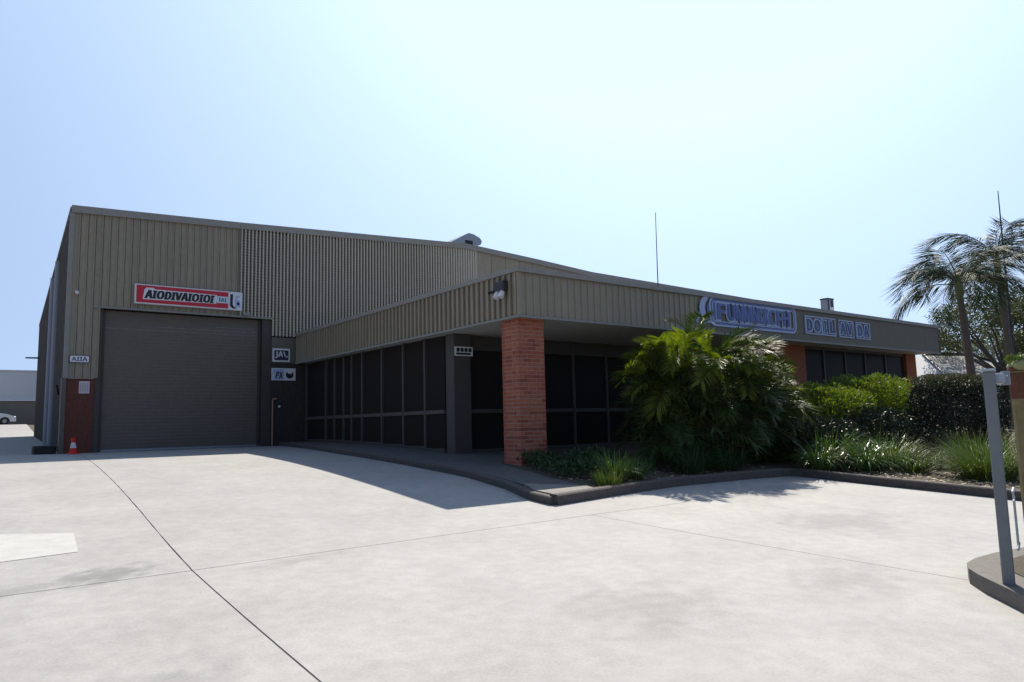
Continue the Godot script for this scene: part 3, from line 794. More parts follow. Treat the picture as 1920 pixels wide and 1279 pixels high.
		for a in list:
			var dx := r2.randf_range(-0.002, 0.002)
			var lo := Vector3(a[0], y, a[2]) + Vector3(dx, 0, dx); var hi := Vector3(a[1], y + 0.0715, a[3]) + Vector3(dx, r2.randf_range(-0.001, 0.001), dx)
			if a[4]:
				box(hidden, lo, hi); continue
			var size: Vector3 = (Vector3(a[1] - a[0], 0.0715, a[3] - a[2]) * 1000.0).round()
			var key := str(size)
			if not shapes.has(key):
				var s := begin(); bevel_box(s, Vector3.ZERO, size / 1000.0, 0.004); shapes[key] = s.commit()
			var p := put("brick", shapes[key], M["brick_%d" % (r2.randi() % 5)], col)
			p.position = lo
	var rest := put("rear_bricks", hidden, M.brick_1, col); rest.set_meta("kind", "stuff")

# ------------------------------------------------------------------ signs
func signs():
	var st := begin()
	# long red sign over the roller door
	var s := thing("door_sign", "long red and white sign box above the grey roller door", "sign", Vector3(5.70, 4.82, ZS + 0.03))
	st = begin(); bevel_box(st, Vector3(-1.62, -0.31, 0), Vector3(1.62, 0.31, 0.14), 0.015); put("sign_box", st, M.sign_white, s)
	st = begin(); box(st, Vector3(-1.58, -0.265, 0.14), Vector3(1.16, 0.275, 0.144)); put("red_panel", st, M.sign_red, s)
	# white outline behind the black letters
	st = begin(); extrude(st, PackedVector2Array([Vector2(-1.40, -0.165), Vector2(0.78, -0.14), Vector2(0.80, 0.155), Vector2(-1.05, 0.17), Vector2(-1.10, 0.21), Vector2(-1.30, 0.21), Vector2(-1.36, 0.14)]), Vector3(0, 0, 0.144), Vector3.RIGHT, Vector3.UP, Vector3.BACK, 0.003); put("letter_outline", st, M.sign_white, s)
	for k in 3:
		lettering("letter_text", "AIODIVAIOIOI", 0.26, 2.02, Vector3(-0.31 + (k - 1) * 0.016, 0.005, 0.149 + k * 0.002), 0, M.sign_black, s, 0.006, 0.16)
	st = begin(); box(st, Vector3(0.79, -0.10, 0.144), Vector3(1.155, 0.12, 0.1475)); put("pale_panel", st, M.sign_cyan, s)
	lettering("letter_text", "IAI", 0.13, 0.24, Vector3(0.98, 0.01, 0.15), 0, M.sign_blue_deep, s, 0.004)
	# emblem at the right end: a bent black bar round a pale rounded figure
	st = begin(); extrude(st, PackedVector2Array([Vector2(1.22, 0.22), Vector2(1.31, 0.23), Vector2(1.30, -0.12), Vector2(1.36, -0.20), Vector2(1.42, -0.21), Vector2(1.42, -0.25), Vector2(1.30, -0.25), Vector2(1.22, -0.18)]), Vector3(0, 0, 0.14), Vector3.RIGHT, Vector3.UP, Vector3.BACK, 0.006); put("emblem_bar", st, M.sign_black, s)
	st = begin(); extrude(st, PackedVector2Array([Vector2(1.40, 0.19), Vector2(1.53, 0.20), Vector2(1.53, 0.14), Vector2(1.46, 0.12), Vector2(1.45, 0.05), Vector2(1.53, 0.04), Vector2(1.56, -0.2), Vector2(1.40, -0.2), Vector2(1.37, 0.0)]), Vector3(0, 0, 0.14), Vector3.RIGHT, Vector3.UP, Vector3.BACK, 0.004); put("emblem_figure", st, M.sign_mid_blue, s)
	st = begin(); extrude(st, round_rect(0.085, 0.10, 0.02), Vector3(1.48, -0.08, 0.144), Vector3.RIGHT, Vector3.UP, Vector3.BACK, 0.004); put("emblem_dot", st, M.sign_black, s)
	# small sign at the left corner
	s = thing("corner_sign", "small rounded white sign with blue lettering at the warehouse corner", "sign", Vector3(2.70, 2.75, ZS + 0.05))
	st = begin(); extrude(st, round_rect(0.52, 0.22, 0.04), Vector3.ZERO, Vector3.RIGHT, Vector3.UP, Vector3.BACK, 0.008); put("sign_edge", st, M.sign_navy, s)
	st = begin(); extrude(st, round_rect(0.485, 0.185, 0.035), Vector3(0, 0, 0.008), Vector3.RIGHT, Vector3.UP, Vector3.BACK, 0.003); put("sign_face", st, M.white_paint, s)
	lettering("letter_text", "AIIA", 0.12, 0.40, Vector3(0, 0, 0.013), 0, M.sign_blue_deep, s, 0.004)
	# notice on the brick pier
	s = thing("paper_notice", "faded paper notice stuck on the brick pier by the roller door", "notice", Vector3(2.855, 1.92, ZS + 0.012))
	st = begin(); box(st, Vector3(-0.135, -0.18, 0.001), Vector3(0.135, 0.18, 0.005)); put("sheet", st, M.paper, s)
	for k in 5:
		st = begin(); box(st, Vector3(-0.10 + k * 0.045, -0.13, 0.005), Vector3(-0.085 + k * 0.045, 0.12, 0.0065)); put("print_line", st, M.print_grey, s)
	# two signs right of the door
	s = thing("letter_sign", "white framed navy sign with white letters beside the roller door", "sign", Vector3(8.71, 3.09, ZS + 0.012))
	st = begin(); bevel_box(st, Vector3(-0.30, -0.23, 0), Vector3(0.30, 0.23, 0.02), 0.004); put("sign_frame", st, M.white_paint, s)
	st = begin(); extrude(st, round_rect(0.50, 0.35, 0.03), Vector3(0, -0.005, 0.02), Vector3.RIGHT, Vector3.UP, Vector3.BACK, 0.003); put("sign_face", st, M.sign_navy, s)
	lettering("letter_text", "JA\\,", 0.24, 0.44, Vector3(0, 0.01, 0.025), 0, M.white_paint, s, 0.004)
	s = thing("emblem_sign", "pale sign with letters and a round dark emblem below the navy sign", "sign", Vector3(8.80, 2.43, ZS + 0.006))
	st = begin(); bevel_box(st, Vector3(-0.42, -0.21, 0), Vector3(0.42, 0.21, 0.02), 0.004); put("sign_frame", st, M.sign_white, s)
	st = begin(); box(st, Vector3(-0.39, -0.18, 0.02), Vector3(0.01, 0.18, 0.0225)); put("pale_panel", st, M.sign_pale_blue, s)
	lettering("letter_text", "PX", 0.24, 0.24, Vector3(-0.15, -0.03, 0.026), 0, M.sign_black, s, 0.004, 0.1)
	st = begin(); box(st, Vector3(-0.36, -0.16, 0.0225), Vector3(-0.335, 0.05, 0.025)); put("print_bar", st, M.white_paint, s)
	var disc := PackedVector2Array()
	for k in 24: disc.append(Vector2(cos(TAU * k / 24) * 0.135, sin(TAU * k / 24) * 0.135))
	st = begin(); extrude(st, disc, Vector3(0.21, -0.01, 0.02), Vector3.RIGHT, Vector3.UP, Vector3.BACK, 0.003); put("emblem_disc", st, M.sign_black, s)
	st = begin(); extrude(st, PackedVector2Array([Vector2(-0.10, 0.12), Vector2(-0.05, 0.03), Vector2(0.02, 0.05), Vector2(0.04, 0.0), Vector2(0.09, 0.09), Vector2(0.02, 0.14)]), Vector3(0.21, -0.01, 0.023), Vector3.RIGHT, Vector3.UP, Vector3.BACK, 0.003); put("emblem_wing", st, M.white_paint, s)
	# sign on the entry pillar
	s = thing("pillar_sign", "small black and white sign on the dark pillar beside the entry", "sign", Vector3(9.90, 2.385, -14.948))
	st = begin(); bevel_box(st, Vector3(-0.27, -0.115, 0), Vector3(0.27, 0.115, 0.015), 0.003); put("sign_frame", st, M.white_paint, s)
	for k in 4:
		st = begin(); extrude(st, round_rect(0.095, 0.10, 0.02, 3), Vector3(-0.17 + k * 0.117, 0.035, 0.015), Vector3.RIGHT, Vector3.UP, Vector3.BACK, 0.003); put("print_block", st, M.sign_black, s)
	st = begin(); box(st, Vector3(-0.23, -0.085, 0.015), Vector3(0.20, -0.035, 0.018)); put("print_bar", st, M.sign_black, s)
	# big blue sign on the front fascia: crowded outlined letters within an open rounded outline
	s = thing("name_sign", "large open sign of crowded blue outlined letters on the brown fascia", "sign", Vector3(17.35, 3.42, CZ - 0.012))
	st = begin(); ring(st, round_rect(4.10, 0.80, 0.22, 6), round_rect(3.98, 0.69, 0.17, 6), Vector3(0.28, -0.01, 0), 0.02); put("outer_outline", st, M.sign_mid_blue, s)
	st = begin(); ring(st, round_rect(3.97, 0.68, 0.165, 6), round_rect(3.87, 0.58, 0.12, 6), Vector3(0.28, -0.01, 0), 0.016); put("blue_outline", st, M.sign_blue, s)
	st = begin(); ring(st, round_rect(3.86, 0.57, 0.115, 6), round_rect(3.80, 0.515, 0.09, 6), Vector3(0.28, -0.01, 0), 0.02); put("inner_outline", st, M.sign_mid_blue, s)
	var word := [["F", -1.28, 0.36], ["U", -0.84, 0.34], ["N", -0.48, 0.36], ["M", -0.10, 0.40], ["N", 0.26, 0.32], ["I", 0.50, 0.12], ["X", 0.74, 0.34], ["C", 1.08, 0.34], ["F", 1.44, 0.30], ["H", 1.80, 0.34]]
	for a in word:
		for k in 3:
			lettering("letter_outline", a[0], 0.53, a[2] + 0.04, Vector3(a[1] + (k - 1) * 0.035, 0.0, 0.014 + k * 0.003), 0, M.sign_mid_blue, s, 0.01)
		for k in 2:
			lettering("letter_face", a[0], 0.43, a[2] - 0.03, Vector3(a[1] + (k - 0.5) * 0.03, 0.0, 0.032 + k * 0.003), 0, M.sign_blue, s, 0.01)
	# swooping initial at the left, with a short tail
	var swoosh := PackedVector2Array()
	for k in 15:
		var a := lerpf(0.42 * PI, 1.42 * PI, k / 14.0); swoosh.append(Vector2(-1.70 + cos(a) * 0.50, 0.03 + sin(a) * 0.40))
	for k in 15:
		var a := lerpf(1.42 * PI, 0.42 * PI, k / 14.0); swoosh.append(Vector2(-1.62 + cos(a) * 0.36, 0.03 + sin(a) * 0.34))
	st = begin(); extrude(st, swoosh, Vector3(0, 0, 0.026), Vector3.RIGHT, Vector3.UP, Vector3.BACK, 0.01); put("swoosh", st, M.sign_mid_blue, s)
	st = begin(); extrude(st, PackedVector2Array([Vector2(-1.66, 0.34), Vector2(-1.52, 0.36), Vector2(-1.50, -0.30), Vector2(-1.62, -0.34), Vector2(-1.86, -0.10), Vector2(-1.88, 0.10)]), Vector3(0, 0, 0.005), Vector3.RIGHT, Vector3.UP, Vector3.BACK, 0.012); put("initial_face", st, M.sign_blue, s)
	st = begin(); extrude(st, PackedVector2Array([Vector2(-2.36, -0.34), Vector2(-2.14, 0.02), Vector2(-2.06, -0.02), Vector2(-1.9, -0.36), Vector2(-2.0, -0.38), Vector2(-2.12, -0.12), Vector2(-2.26, -0.38)]), Vector3(0, 0, 0.005), Vector3.RIGHT, Vector3.UP, Vector3.BACK, 0.012); put("tail", st, M.sign_mid_blue, s)
	# pale blue letters fixed straight to the fascia on its right
	s = thing("letter_pair_sign", "four pairs of pale blue letters on the fascia right of the blue sign", "sign", Vector3(20.19, 3.33, CZ - 0.016))
	for a in [[0.43, 0.94], [1.31, 0.80], [2.37, 0.92], [3.45, 0.92]]:
		st = begin(); ring(st, round_rect(a[1], 0.56, 0.03, 2), round_rect(a[1] - 0.07, 0.49, 0.02, 2), Vector3(a[0], 0, 0.0), 0.03); put("pair_outline", st, M.sign_pale_blue, s)
	for a in [["D", 0.20, 0.34], ["O", 0.64, 0.36], ["I", 1.10, 0.16], ["L", 1.52, 0.36], ["A", 2.16, 0.38], ["V", 2.58, 0.38], ["D", 3.24, 0.34], ["A", 3.66, 0.38]]:
		for k in 4:
			lettering("letter", a[0], 0.44, a[2] - 0.03, Vector3(a[1] + (k - 1.5) * 0.03, 0, 0.012 + k * 0.003), 0, M.sign_pale_blue, s, 0.02)
		lettering("letter_core", a[0], 0.36, a[2] - 0.06, Vector3(a[1], 0, 0.036), 0, M.sign_blue_deep, s, 0.008)

func ring(st: SurfaceTool, outer: PackedVector2Array, inner: PackedVector2Array, o: Vector3, depth: float):
	for k in outer.size():
		var k2 := (k + 1) % outer.size()
		var a := o + Vector3(outer[k].x, outer[k].y, depth); var b := o + Vector3(outer[k2].x, outer[k2].y, depth)
		var c := o + Vector3(inner[k2].x, inner[k2].y, depth); var d := o + Vector3(inner[k].x, inner[k].y, depth)
		var z := Vector3(0, 0, -depth)
		quad(st, a, b, c, d); quad(st, a + z, b + z, b, a); quad(st, d, c, c + z, d + z)

# ------------------------------------------------------------------ fittings, cone, vents, masts
func small_fittings():
	var st := begin()
	var t := thing("traffic_cone", "red traffic cone with a white collar by the brick pier", "traffic cone", Vector3(2.57, 0.0, -23.85))
	st = begin(); bevel_box(st, Vector3(-0.13, 0, -0.13), Vector3(0.13, 0.03, 0.13), 0.008); put("base", st, M.cone_red, t)
	var rr := [[0.03, 0.105], [0.06, 0.10], [0.16, 0.075]]
	st = begin(); tube(st, [Vector3(0, 0.03, 0), Vector3(0, 0.17, 0)], [0.105, 0.078], 16); put("cone_foot", st, M.cone_red, t)
	st = begin(); tube(st, [Vector3(0, 0.17, 0), Vector3(0, 0.32, 0)], [0.078, 0.052], 16); put("collar", st, M.white_paint, t)
	st = begin(); tube(st, [Vector3(0, 0.32, 0), Vector3(0, 0.40, 0), Vector3(0, 0.44, 0), Vector3(0, 0.46, 0)], [0.052, 0.054, 0.05, 0.025], 16); put("cone_tip", st, M.cone_red, t)
	t = thing("security_camera", "small white camera on the warehouse wall under the roof corner", "camera", Vector3(2.54, 4.73, ZS + 0.03))
	st = begin(); bevel_box(st, Vector3(-0.03, -0.02, 0), Vector3(0.03, 0.05, 0.03), 0.005); put("bracket", st, M.white_paint, t)
	st = begin(); ball(st, Vector3(0.02, -0.02, 0.08), Vector3(0.055, 0.055, 0.07), 6); put("camera_head", st, M.lamp_lens, t)
	# flood light on the fascia
	t = thing("flood_light", "twin flood light with a grey box on the ribbed fascia corner", "light", Vector3(CX - 0.0, 3.45, -12.27))
	st = begin(); bevel_box(st, Vector3(-0.14, -0.06, -0.16), Vector3(0.0, 0.17, 0.16), 0.012); put("junction_box", st, M.dark_metal, t)
	for z in [-0.08, 0.09]:
		st = begin(); tube(st, [Vector3(-0.10, -0.06, z), Vector3(-0.13, -0.12, z), Vector3(-0.16, -0.20, z)], [0.045, 0.065, 0.07], 12); put("lamp_head", st, M.lamp_lens, t)
	st = begin(); tube(st, [Vector3(-0.07, -0.02, -0.16), Vector3(-0.10, -0.02, -0.42)], [0.03, 0.035], 8); put("sensor_arm", st, M.rubber, t)
	# rusty stand pipe and door knob
	t = thing("stand_pipe", "thin rusty pipe with a bent top right of the roller door", "pipe", Vector3(8.42, 0, ZS + 0.06))
	st = begin(); tube(st, [Vector3(0, 0, 0), Vector3(0, 1.52, 0), Vector3(0.02, 1.58, 0.0), Vector3(0.10, 1.59, 0.02)], [0.03, 0.03, 0.03, 0.026], 8); put("pipe", st, M.rust_pipe, t)
	st = begin(); tube(st, [Vector3(0.1, 1.59, 0.02), Vector3(0.12, 1.56, 0.03)], [0.026, 0.022], 8); put("tap", st, M.rust_pipe, t)
	# hooded roof vent on the ridge
	t = thing("roof_vent", "grey hooded vent on the ridge of the warehouse roof", "vent", Vector3(17.45, 7.9, -26.6))
	st = begin(); extrude(st, PackedVector2Array([Vector2(-0.85, 0.55), Vector2(-0.45, 0.78), Vector2(-0.05, 1.02), Vector2(0.15, 1.12), Vector2(0.4, 1.10), Vector2(0.75, 0.97), Vector2(0.86, 0.82), Vector2(0.78, 0.66), Vector2(0.55, 0.58)]), Vector3(0, 0, -0.7), Vector3.RIGHT, Vector3.UP, Vector3.BACK, 1.3); put("hood", st, M.galvanised, t)
	st = begin(); box(st, Vector3(-0.15, 0.0, -0.5), Vector3(0.6, 0.60, 0.4)); put("shaft", st, M.dark_metal, t)
	st = begin(); box(st, Vector3(-0.05, 0.60, 0.6), Vector3(0.35, 0.78, 0.612)); put("opening", st, M.rubber, t)
	# rooftop box on the office
	t = thing("roof_flue", "square metal flue box rising above the office fascia", "flue", Vector3(22.88, 3.7, -12.6))
	st = begin(); bevel_box(st, Vector3(-0.19, 0, -0.06), Vector3(0.19, 0.72, 0.2), 0.01); put("casing", st, M.galvanised, t)
	st = begin(); box(st, Vector3(-0.20, 0.72, -0.07), Vector3(0.20, 0.76, 0.21)); put("cap", st, M.dark_metal, t)
	st = begin(); box(st, Vector3(-0.195, 0.0, 0.2), Vector3(-0.13, 0.72, 0.212)); put("edge_strip", st, M.dark_metal, t)
	st = begin(); box(st, Vector3(-0.08, 0.14, 0.2), Vector3(0.17, 0.46, 0.208)); put("white_panel", st, M.white_paint, t)
	st = begin(); box(st, Vector3(-0.0, 0.47, 0.2), Vector3(0.13, 0.69, 0.208)); put("grille", st, M.dark_metal, t)
	t = thing("roof_cowl", "tiny domed cowl showing above the right end of the office roof", "vent", Vector3(27.3, 3.7, -14.0))
	st = begin(); tube(st, [Vector3(0, 0, 0), Vector3(0, 0.62, 0)], [0.16, 0.16], 10); put("stub", st, M.galvanised, t)
	st = begin(); ball(st, Vector3(0, 0.64, 0), Vector3(0.34, 0.14, 0.34), 6); put("dome", st, M.galvanised, t)
	# masts
	t = thing("roof_aerial", "thin tall aerial standing on the office roof", "aerial", Vector3(23.1, 3.7, -20.0))
	st = begin(); tube(st, [Vector3(0, 0, 0), Vector3(0.0, 3.0, 0), Vector3(0.05, 5.65, 0)], [0.028, 0.022, 0.014], 6); put("mast", st, M.dark_metal, t)
	st = begin(); box(st, Vector3(-0.12, 0, -0.12), Vector3(0.12, 0.04, 0.12)); put("foot_plate", st, M.dark_metal, t)
	t = thing("flag_pole", "tall thin pole rising behind the right palm", "pole", Vector3(40.7, -0.2, -13.0))
	st = begin(); tube(st, [Vector3(0, 0, 0), Vector3(0, 8, 0), Vector3(0.08, 11.75, 0)], [0.07, 0.05, 0.02], 8); put("mast", st, M.dark_metal, t)
	st = begin(); tube(st, [Vector3(0, 0, 0), Vector3(0, 0.3, 0)], [0.12, 0.1], 8); put("foot", st, M.dark_metal, t)

# ------------------------------------------------------------------ plants
class Leaves:
	var v := PackedVector3Array()
	var n := PackedVector3Array()
	var c := PackedColorArray()
	func tri(a: Vector3, b: Vector3, d: Vector3, col: Color):
		var m := (b - a).cross(d - a)
		m = m.normalized() if m.length_squared() > 1e-16 else Vector3.UP
		v.append(a); v.append(d); v.append(b)
		for k in 3: n.append(m); c.append(col)
	# a blade from a to tip, widest at a third, bent a little along its middle
	func blade(a: Vector3, dir: Vector3, side: Vector3, length: float, width: float, col: Color, sag := 0.0):
		var m := a + dir * length * 0.45 + Vector3(0, -sag * 0.3 * length, 0)
		var t := a + dir * length + Vector3(0, -sag * length, 0)
		var w := side * width * 0.5
		tri(a, m + w, m - w, col)
		tri(m - w, m + w, t, col)
	func strap(a: Vector3, dir: Vector3, length: float, width: float, droop: float, col: Color, seg := 5):
		var p := a; var d := dir; var side := dir.cross(Vector3.UP).normalized()
		if side.length() < 0.1: side = Vector3.RIGHT
		var pw := width * 0.6
		for i in seg:
			var q := p + d * (length / seg)
			var u := float(i + 1) / seg
			var qw := width * (1.0 - u * u) if u > 0.3 else width
			tri(p - side * pw * 0.5, p + side * pw * 0.5, q + side * qw * 0.5, col)
			if qw > 0.0005: tri(p - side * pw * 0.5, q + side * qw * 0.5, q - side * qw * 0.5, col)
			p = q; pw = qw
			d = (d + Vector3.DOWN * droop / seg).normalized()
	func mesh() -> ArrayMesh:
		var a := []; a.resize(Mesh.ARRAY_MAX)
		a[Mesh.ARRAY_VERTEX] = v; a[Mesh.ARRAY_NORMAL] = n; a[Mesh.ARRAY_COLOR] = c
		var m := ArrayMesh.new(); m.add_surface_from_arrays(Mesh.PRIMITIVE_TRIANGLES, a)
		return m

func shade(lo := 0.7, hi := 1.3, warm := 0.12) -> Color:
	var k := rng.randf_range(lo, hi)
	return Color(k * (1.0 + rng.randf_range(-warm, warm)), k, k * (1.0 + rng.randf_range(-warm, warm)))

func sphere_dir() -> Vector3:
	var z := rng.randf_range(-1, 1); var a := rng.randf() * TAU; var r := sqrt(1 - z * z)
	return Vector3(r * cos(a), z, r * sin(a))

# a feathered palm frond lying along +X from the origin, rising and then drooping
func frond(length: float, pairs: int, leaf: float, width: float, droop: float, v_angle: float, hang: float, plume := 0.0) -> ArrayMesh:
	var L := Leaves.new()
	var p := Vector3.ZERO; var d := Vector3.RIGHT
	var seg := 16
	var pts := [p]; var dirs := [d]
	for i in seg:
		d = d.rotated(Vector3(0, 0, 1), -droop / seg * (0.4 + 1.2 * i / seg))
		p += d * length / seg
		pts.append(p); dirs.append(d)
	for i in seg:
		var r := 0.014 * length / 1.8 * (1.0 - 0.85 * i / seg)
		var col := Color(1.5, 1.3, 0.9)
		for s in [Vector3(0, 0, 1), Vector3(0, 1, 0)]:
			L.tri(pts[i] - s * r, pts[i] + s * r, pts[i + 1] + s * r * 0.9, col)
			L.tri(pts[i] - s * r, pts[i + 1] + s * r * 0.9, pts[i + 1] - s * r * 0.9, col)
	for k in pairs:
		var u := lerpf(0.16, 0.99, (k + 0.5) / pairs)
		var f := u * seg; var i := mini(int(f), seg - 1)
		var at: Vector3 = pts[i].lerp(pts[i + 1], f - i)
		var dd: Vector3 = dirs[i]
		var up := dd.cross(Vector3(0, 0, 1)) * -1.0
		if up.y < 0: up = -up
		var ll := leaf * (0.55 + 0.45 * sin(PI * clampf(u * 1.1 - 0.08, 0, 1))) * rng.randf_range(0.85, 1.1)
		for s in [-1.0, 1.0]:
			var forward := lerpf(0.45, 1.5, u)
			var dir := (Vector3(0, 0, s) * cos(v_angle) + up * sin(v_angle + rng.randf_range(-plume, plume)) + dd * forward * 0.62 + sphere_dir() * 0.06).normalized()
			var wdir := dd.lerp(up, 0.25).normalized()
			L.blade(at, dir, (wdir - dir * wdir.dot(dir)).normalized(), ll, width, shade(0.75, 1.25), hang * rng.randf_range(0.6, 1.3))
	return L.mesh()

# leaves all through a volume, thick towards its skin; inside(p) gives a point of the volume for a random seed
func leaf_cloud(count: int, place: Callable, size: float, width: float, up_bias := 0.4) -> ArrayMesh:
	var L := Leaves.new()
	for i in count:
		var q: Array = place.call()
		var p: Vector3 = q[0]; var outw: Vector3 = q[1]
		var dir := (outw * 0.7 + sphere_dir() * 0.9 + Vector3.UP * up_bias).normalized()
		var side := dir.cross(sphere_dir()).normalized()
		L.blade(p, dir, side, size * rng.randf_range(0.6, 1.3), width * rng.randf_range(0.7, 1.2), shade(0.7, 1.3))
	return L.mesh()

func lump(c: Vector3, r: Vector3, power := 2.0, seed_ := 1, rough := 0.16) -> Callable:
	var f := FastNoiseLite.new(); f.seed = seed_; f.frequency = 1.1; f.fractal_octaves = 3
	return func() -> Array:
		var d := sphere_dir()
		var k := pow(pow(absf(d.x), power) + pow(absf(d.y), power) + pow(absf(d.z), power), -1.0 / power)
		var t := 1.0 - pow(rng.randf(), 2.6) * 0.55
		var s := 1.0 + f.get_noise_3d(d.x * 1.6, d.y * 1.6, d.z * 1.6) * rough * 2.0
		return [c + d * k * r * t * s, (d * k / r).normalized()]

func tuft(blades: int, lmin: float, lmax: float, width: float, droop: float, spread: float, foot: float, lean := Vector3.ZERO) -> ArrayMesh:
	var L := Leaves.new()
	for i in blades:
		var a := rng.randf() * TAU
		var out := Vector3(cos(a), 0, sin(a))
		var base := out * foot * sqrt(rng.randf())
		var dir := (Vector3.UP + out * spread * rng.randf_range(0.15, 1.0) + lean + sphere_dir() * 0.15).normalized()
		L.strap(base, dir, rng.randf_range(lmin, lmax), width * rng.randf_range(0.7, 1.2), droop * rng.randf_range(0.5, 1.4), shade(0.7, 1.4, 0.18))
	return L.mesh()

func stuff_part(called: String, shape: Mesh, m: Material, parent: Node3D) -> MeshInstance3D:
	var o := put(called, shape, m, parent); o.set_meta("kind", "stuff"); return o

func gy(x: float, z: float) -> float:
	return g(z) + 0.12

func garden():
	# big arching clump of cane palms
	var c := Vector3(14.0, gy(14, -10.4), -10.5)
	var t := thing("cane_palm_clump", "huge arching clump of feathery green palms hiding the office front", "palm clump", c)
	var variants := []
	for k in 7:
		variants.append(frond(1.0, 46, 0.36, 0.020, 1.0 + 0.18 * k, 0.40, 0.18 + 0.04 * k, 0.3))
	var young := frond(1.0, 40, 0.30, 0.022, 0.35, 0.85, 0.05, 0.2)
	var n := 285
	for i in n:
		var a := rng.randf() * TAU
		var rr := sqrt(rng.randf())
		var foot := Vector3(cos(a) * rr * 2.1 - 0.12, 0, sin(a) * rr * 0.8)
		var top := 2.62 - 0.55 * rr * rr + rng.randf_range(-0.25, 0.15)
		if foot.x > 0.1: top -= (foot.x - 0.1) * 0.85
		var h := top * (pow(rng.randf(), 0.55) if i % 3 else 1.0)
		var yaw := a + rng.randf_range(-1.1, 1.1)
		var elev := rng.randf_range(-0.15, 0.85) if rng.randf() < 0.72 else rng.randf_range(0.8, 1.35)
		var s := rng.randf_range(0.8, 1.25)
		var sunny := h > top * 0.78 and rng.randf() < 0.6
		var f := put("frond", variants[rng.randi() % 7], M.palm_young_sunlit if sunny else M.palm_green, t)  # upper fronds take a brighter yellow-green: sunlight painted into the leaf colour
		f.transform = Transform3D(Basis(Vector3.UP, -yaw) * Basis(Vector3(0, 0, 1), elev) * Basis(Vector3.RIGHT, rng.randf_range(-0.5, 0.5)) * Basis.from_scale(Vector3.ONE * s), foot + Vector3(0, h, 0))
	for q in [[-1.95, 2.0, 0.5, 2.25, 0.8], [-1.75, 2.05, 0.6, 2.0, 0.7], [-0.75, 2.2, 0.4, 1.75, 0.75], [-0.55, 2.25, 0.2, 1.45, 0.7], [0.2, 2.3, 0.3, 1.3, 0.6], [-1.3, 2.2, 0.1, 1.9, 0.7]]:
		var f := put("young_frond", young, M.palm_young_sunlit, t)
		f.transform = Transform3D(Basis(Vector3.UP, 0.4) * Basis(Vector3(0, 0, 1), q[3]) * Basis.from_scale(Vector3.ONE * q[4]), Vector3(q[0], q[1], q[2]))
	stuff_part("inner_leaves", leaf_cloud(15000, lump(Vector3(-0.1, 1.15, 0), Vector3(2.35, 1.35, 0.95), 2.6, 77, 0.12), 0.26, 0.024, -0.3), M.palm_green, t)
	for i in 22:
		var a := rng.randf() * TAU; var rr := sqrt(rng.randf())
		var foot := Vector3(cos(a) * rr * 1.5, -0.05, sin(a) * rr * 0.6)
		var st := begin()
		tube(st, [foot, foot + Vector3(rng.randf_range(-0.1, 0.1), 1.0, 0), foot + Vector3(rng.randf_range(-0.25, 0.25), rng.randf_range(1.6, 2.1), rng.randf_range(-0.1, 0.1))], [0.035, 0.03, 0.02], 6)
		put("cane", st, M.stem, t)
	# light green hedge shrubs in front of the windows
	var spots := [[18.6, -10.4, 1.25, 1.75, 1.0, "rounded light green shrub beside the arching palm clump", 13000], [21.25, -10.6, 1.75, 2.0, 1.1, "taller light green shrub with a bright top below the front windows", 17000]]
	var sd := 30
	for q in spots:
		t = thing("green_shrub", q[5], "shrub", Vector3(q[0], gy(q[0], q[1]), q[1]), 0, "light green shrubs before the windows")
		stuff_part("foliage", leaf_cloud(q[6], lump(Vector3(0, q[3] * 0.5, 0), Vector3(q[2], q[3] * 0.52, q[4]), 2.7, sd), 0.10, 0.05, 0.5), M.hedge_green, t)
		var st := begin()
		for k in 5: tube(st, [Vector3(0.1 * k - 0.2, 0, 0), Vector3(0.35 * (k - 2), 0.8, 0.1 * (k % 2)), Vector3(0.5 * (k - 2), q[3] * 0.8, 0)], [0.04, 0.03, 0.01], 5)
		put("stem", st, M.bark, t)
		sd += 1
	# dark clipped hedge
	t = thing("clipped_hedge", "dark clipped box hedge with a dry top coloured paler as if sunlit", "hedge", Vector3(22.1, gy(21, -8.2), -8.5))
	stuff_part("foliage", leaf_cloud(30000, lump(Vector3(0, 1.0, 0), Vector3(2.25, 1.1, 0.7), 3.4, 50, 0.06), 0.075, 0.036, 0.2), M.hedge_dark, t)
	stuff_part("clipped_top", leaf_cloud(7500, lump(Vector3(0, 1.98, 0), Vector3(2.0, 0.2, 0.6), 3.0, 51, 0.05), 0.06, 0.03, 0.5), M.hedge_dry_sunlit, t)  # dry brownish leaves, made paler to paint sunlight on the top
	var st3 := begin()
	for k in 7: tube(st3, [Vector3(-1.7 + 0.56 * k, 0, 0), Vector3(-1.7 + 0.56 * k, 1.5, 0)], [0.04, 0.02], 5)
	put("stem", st3, M.bark, t)
	# dark leaf masses added to paint the shaded lower part of the light shrubs
	var low := [[16.3, -9.4, 1.1, 0.95, 0.8, "added dark leaf mass standing in for the shaded foot of the light green shrubs", 8000, "hedge_low_shade"], [18.9, -9.3, 1.3, 1.15, 0.7, "added dark leaf mass for the shaded lower face of the taller shrub, left of the clipped hedge", 9000, "hedge_low_shade"]]
	for q in low:
		t = thing("shaded_shrub_foot", q[5], "shrub", Vector3(q[0], gy(q[0], q[1]), q[1]))
		stuff_part("foliage", leaf_cloud(q[6], lump(Vector3(0, q[3] * 0.5, 0), Vector3(q[2], q[3] * 0.55, q[4]), 2.4, sd), 0.09, 0.04, 0.3), M[q[7]], t)
		st3 = begin(); tube(st3, [Vector3.ZERO, Vector3(0.1, 0.6, 0)], [0.03, 0.01], 5); put("stem", st3, M.bark, t)
		sd += 1
	# ground cover round the column
	t = thing("ground_cover", "dark low ground cover spreading from the foot of the brick column", "ground cover", Vector3(9.9, gy(9.9, -10.9), -10.9))
	var L := Leaves.new()
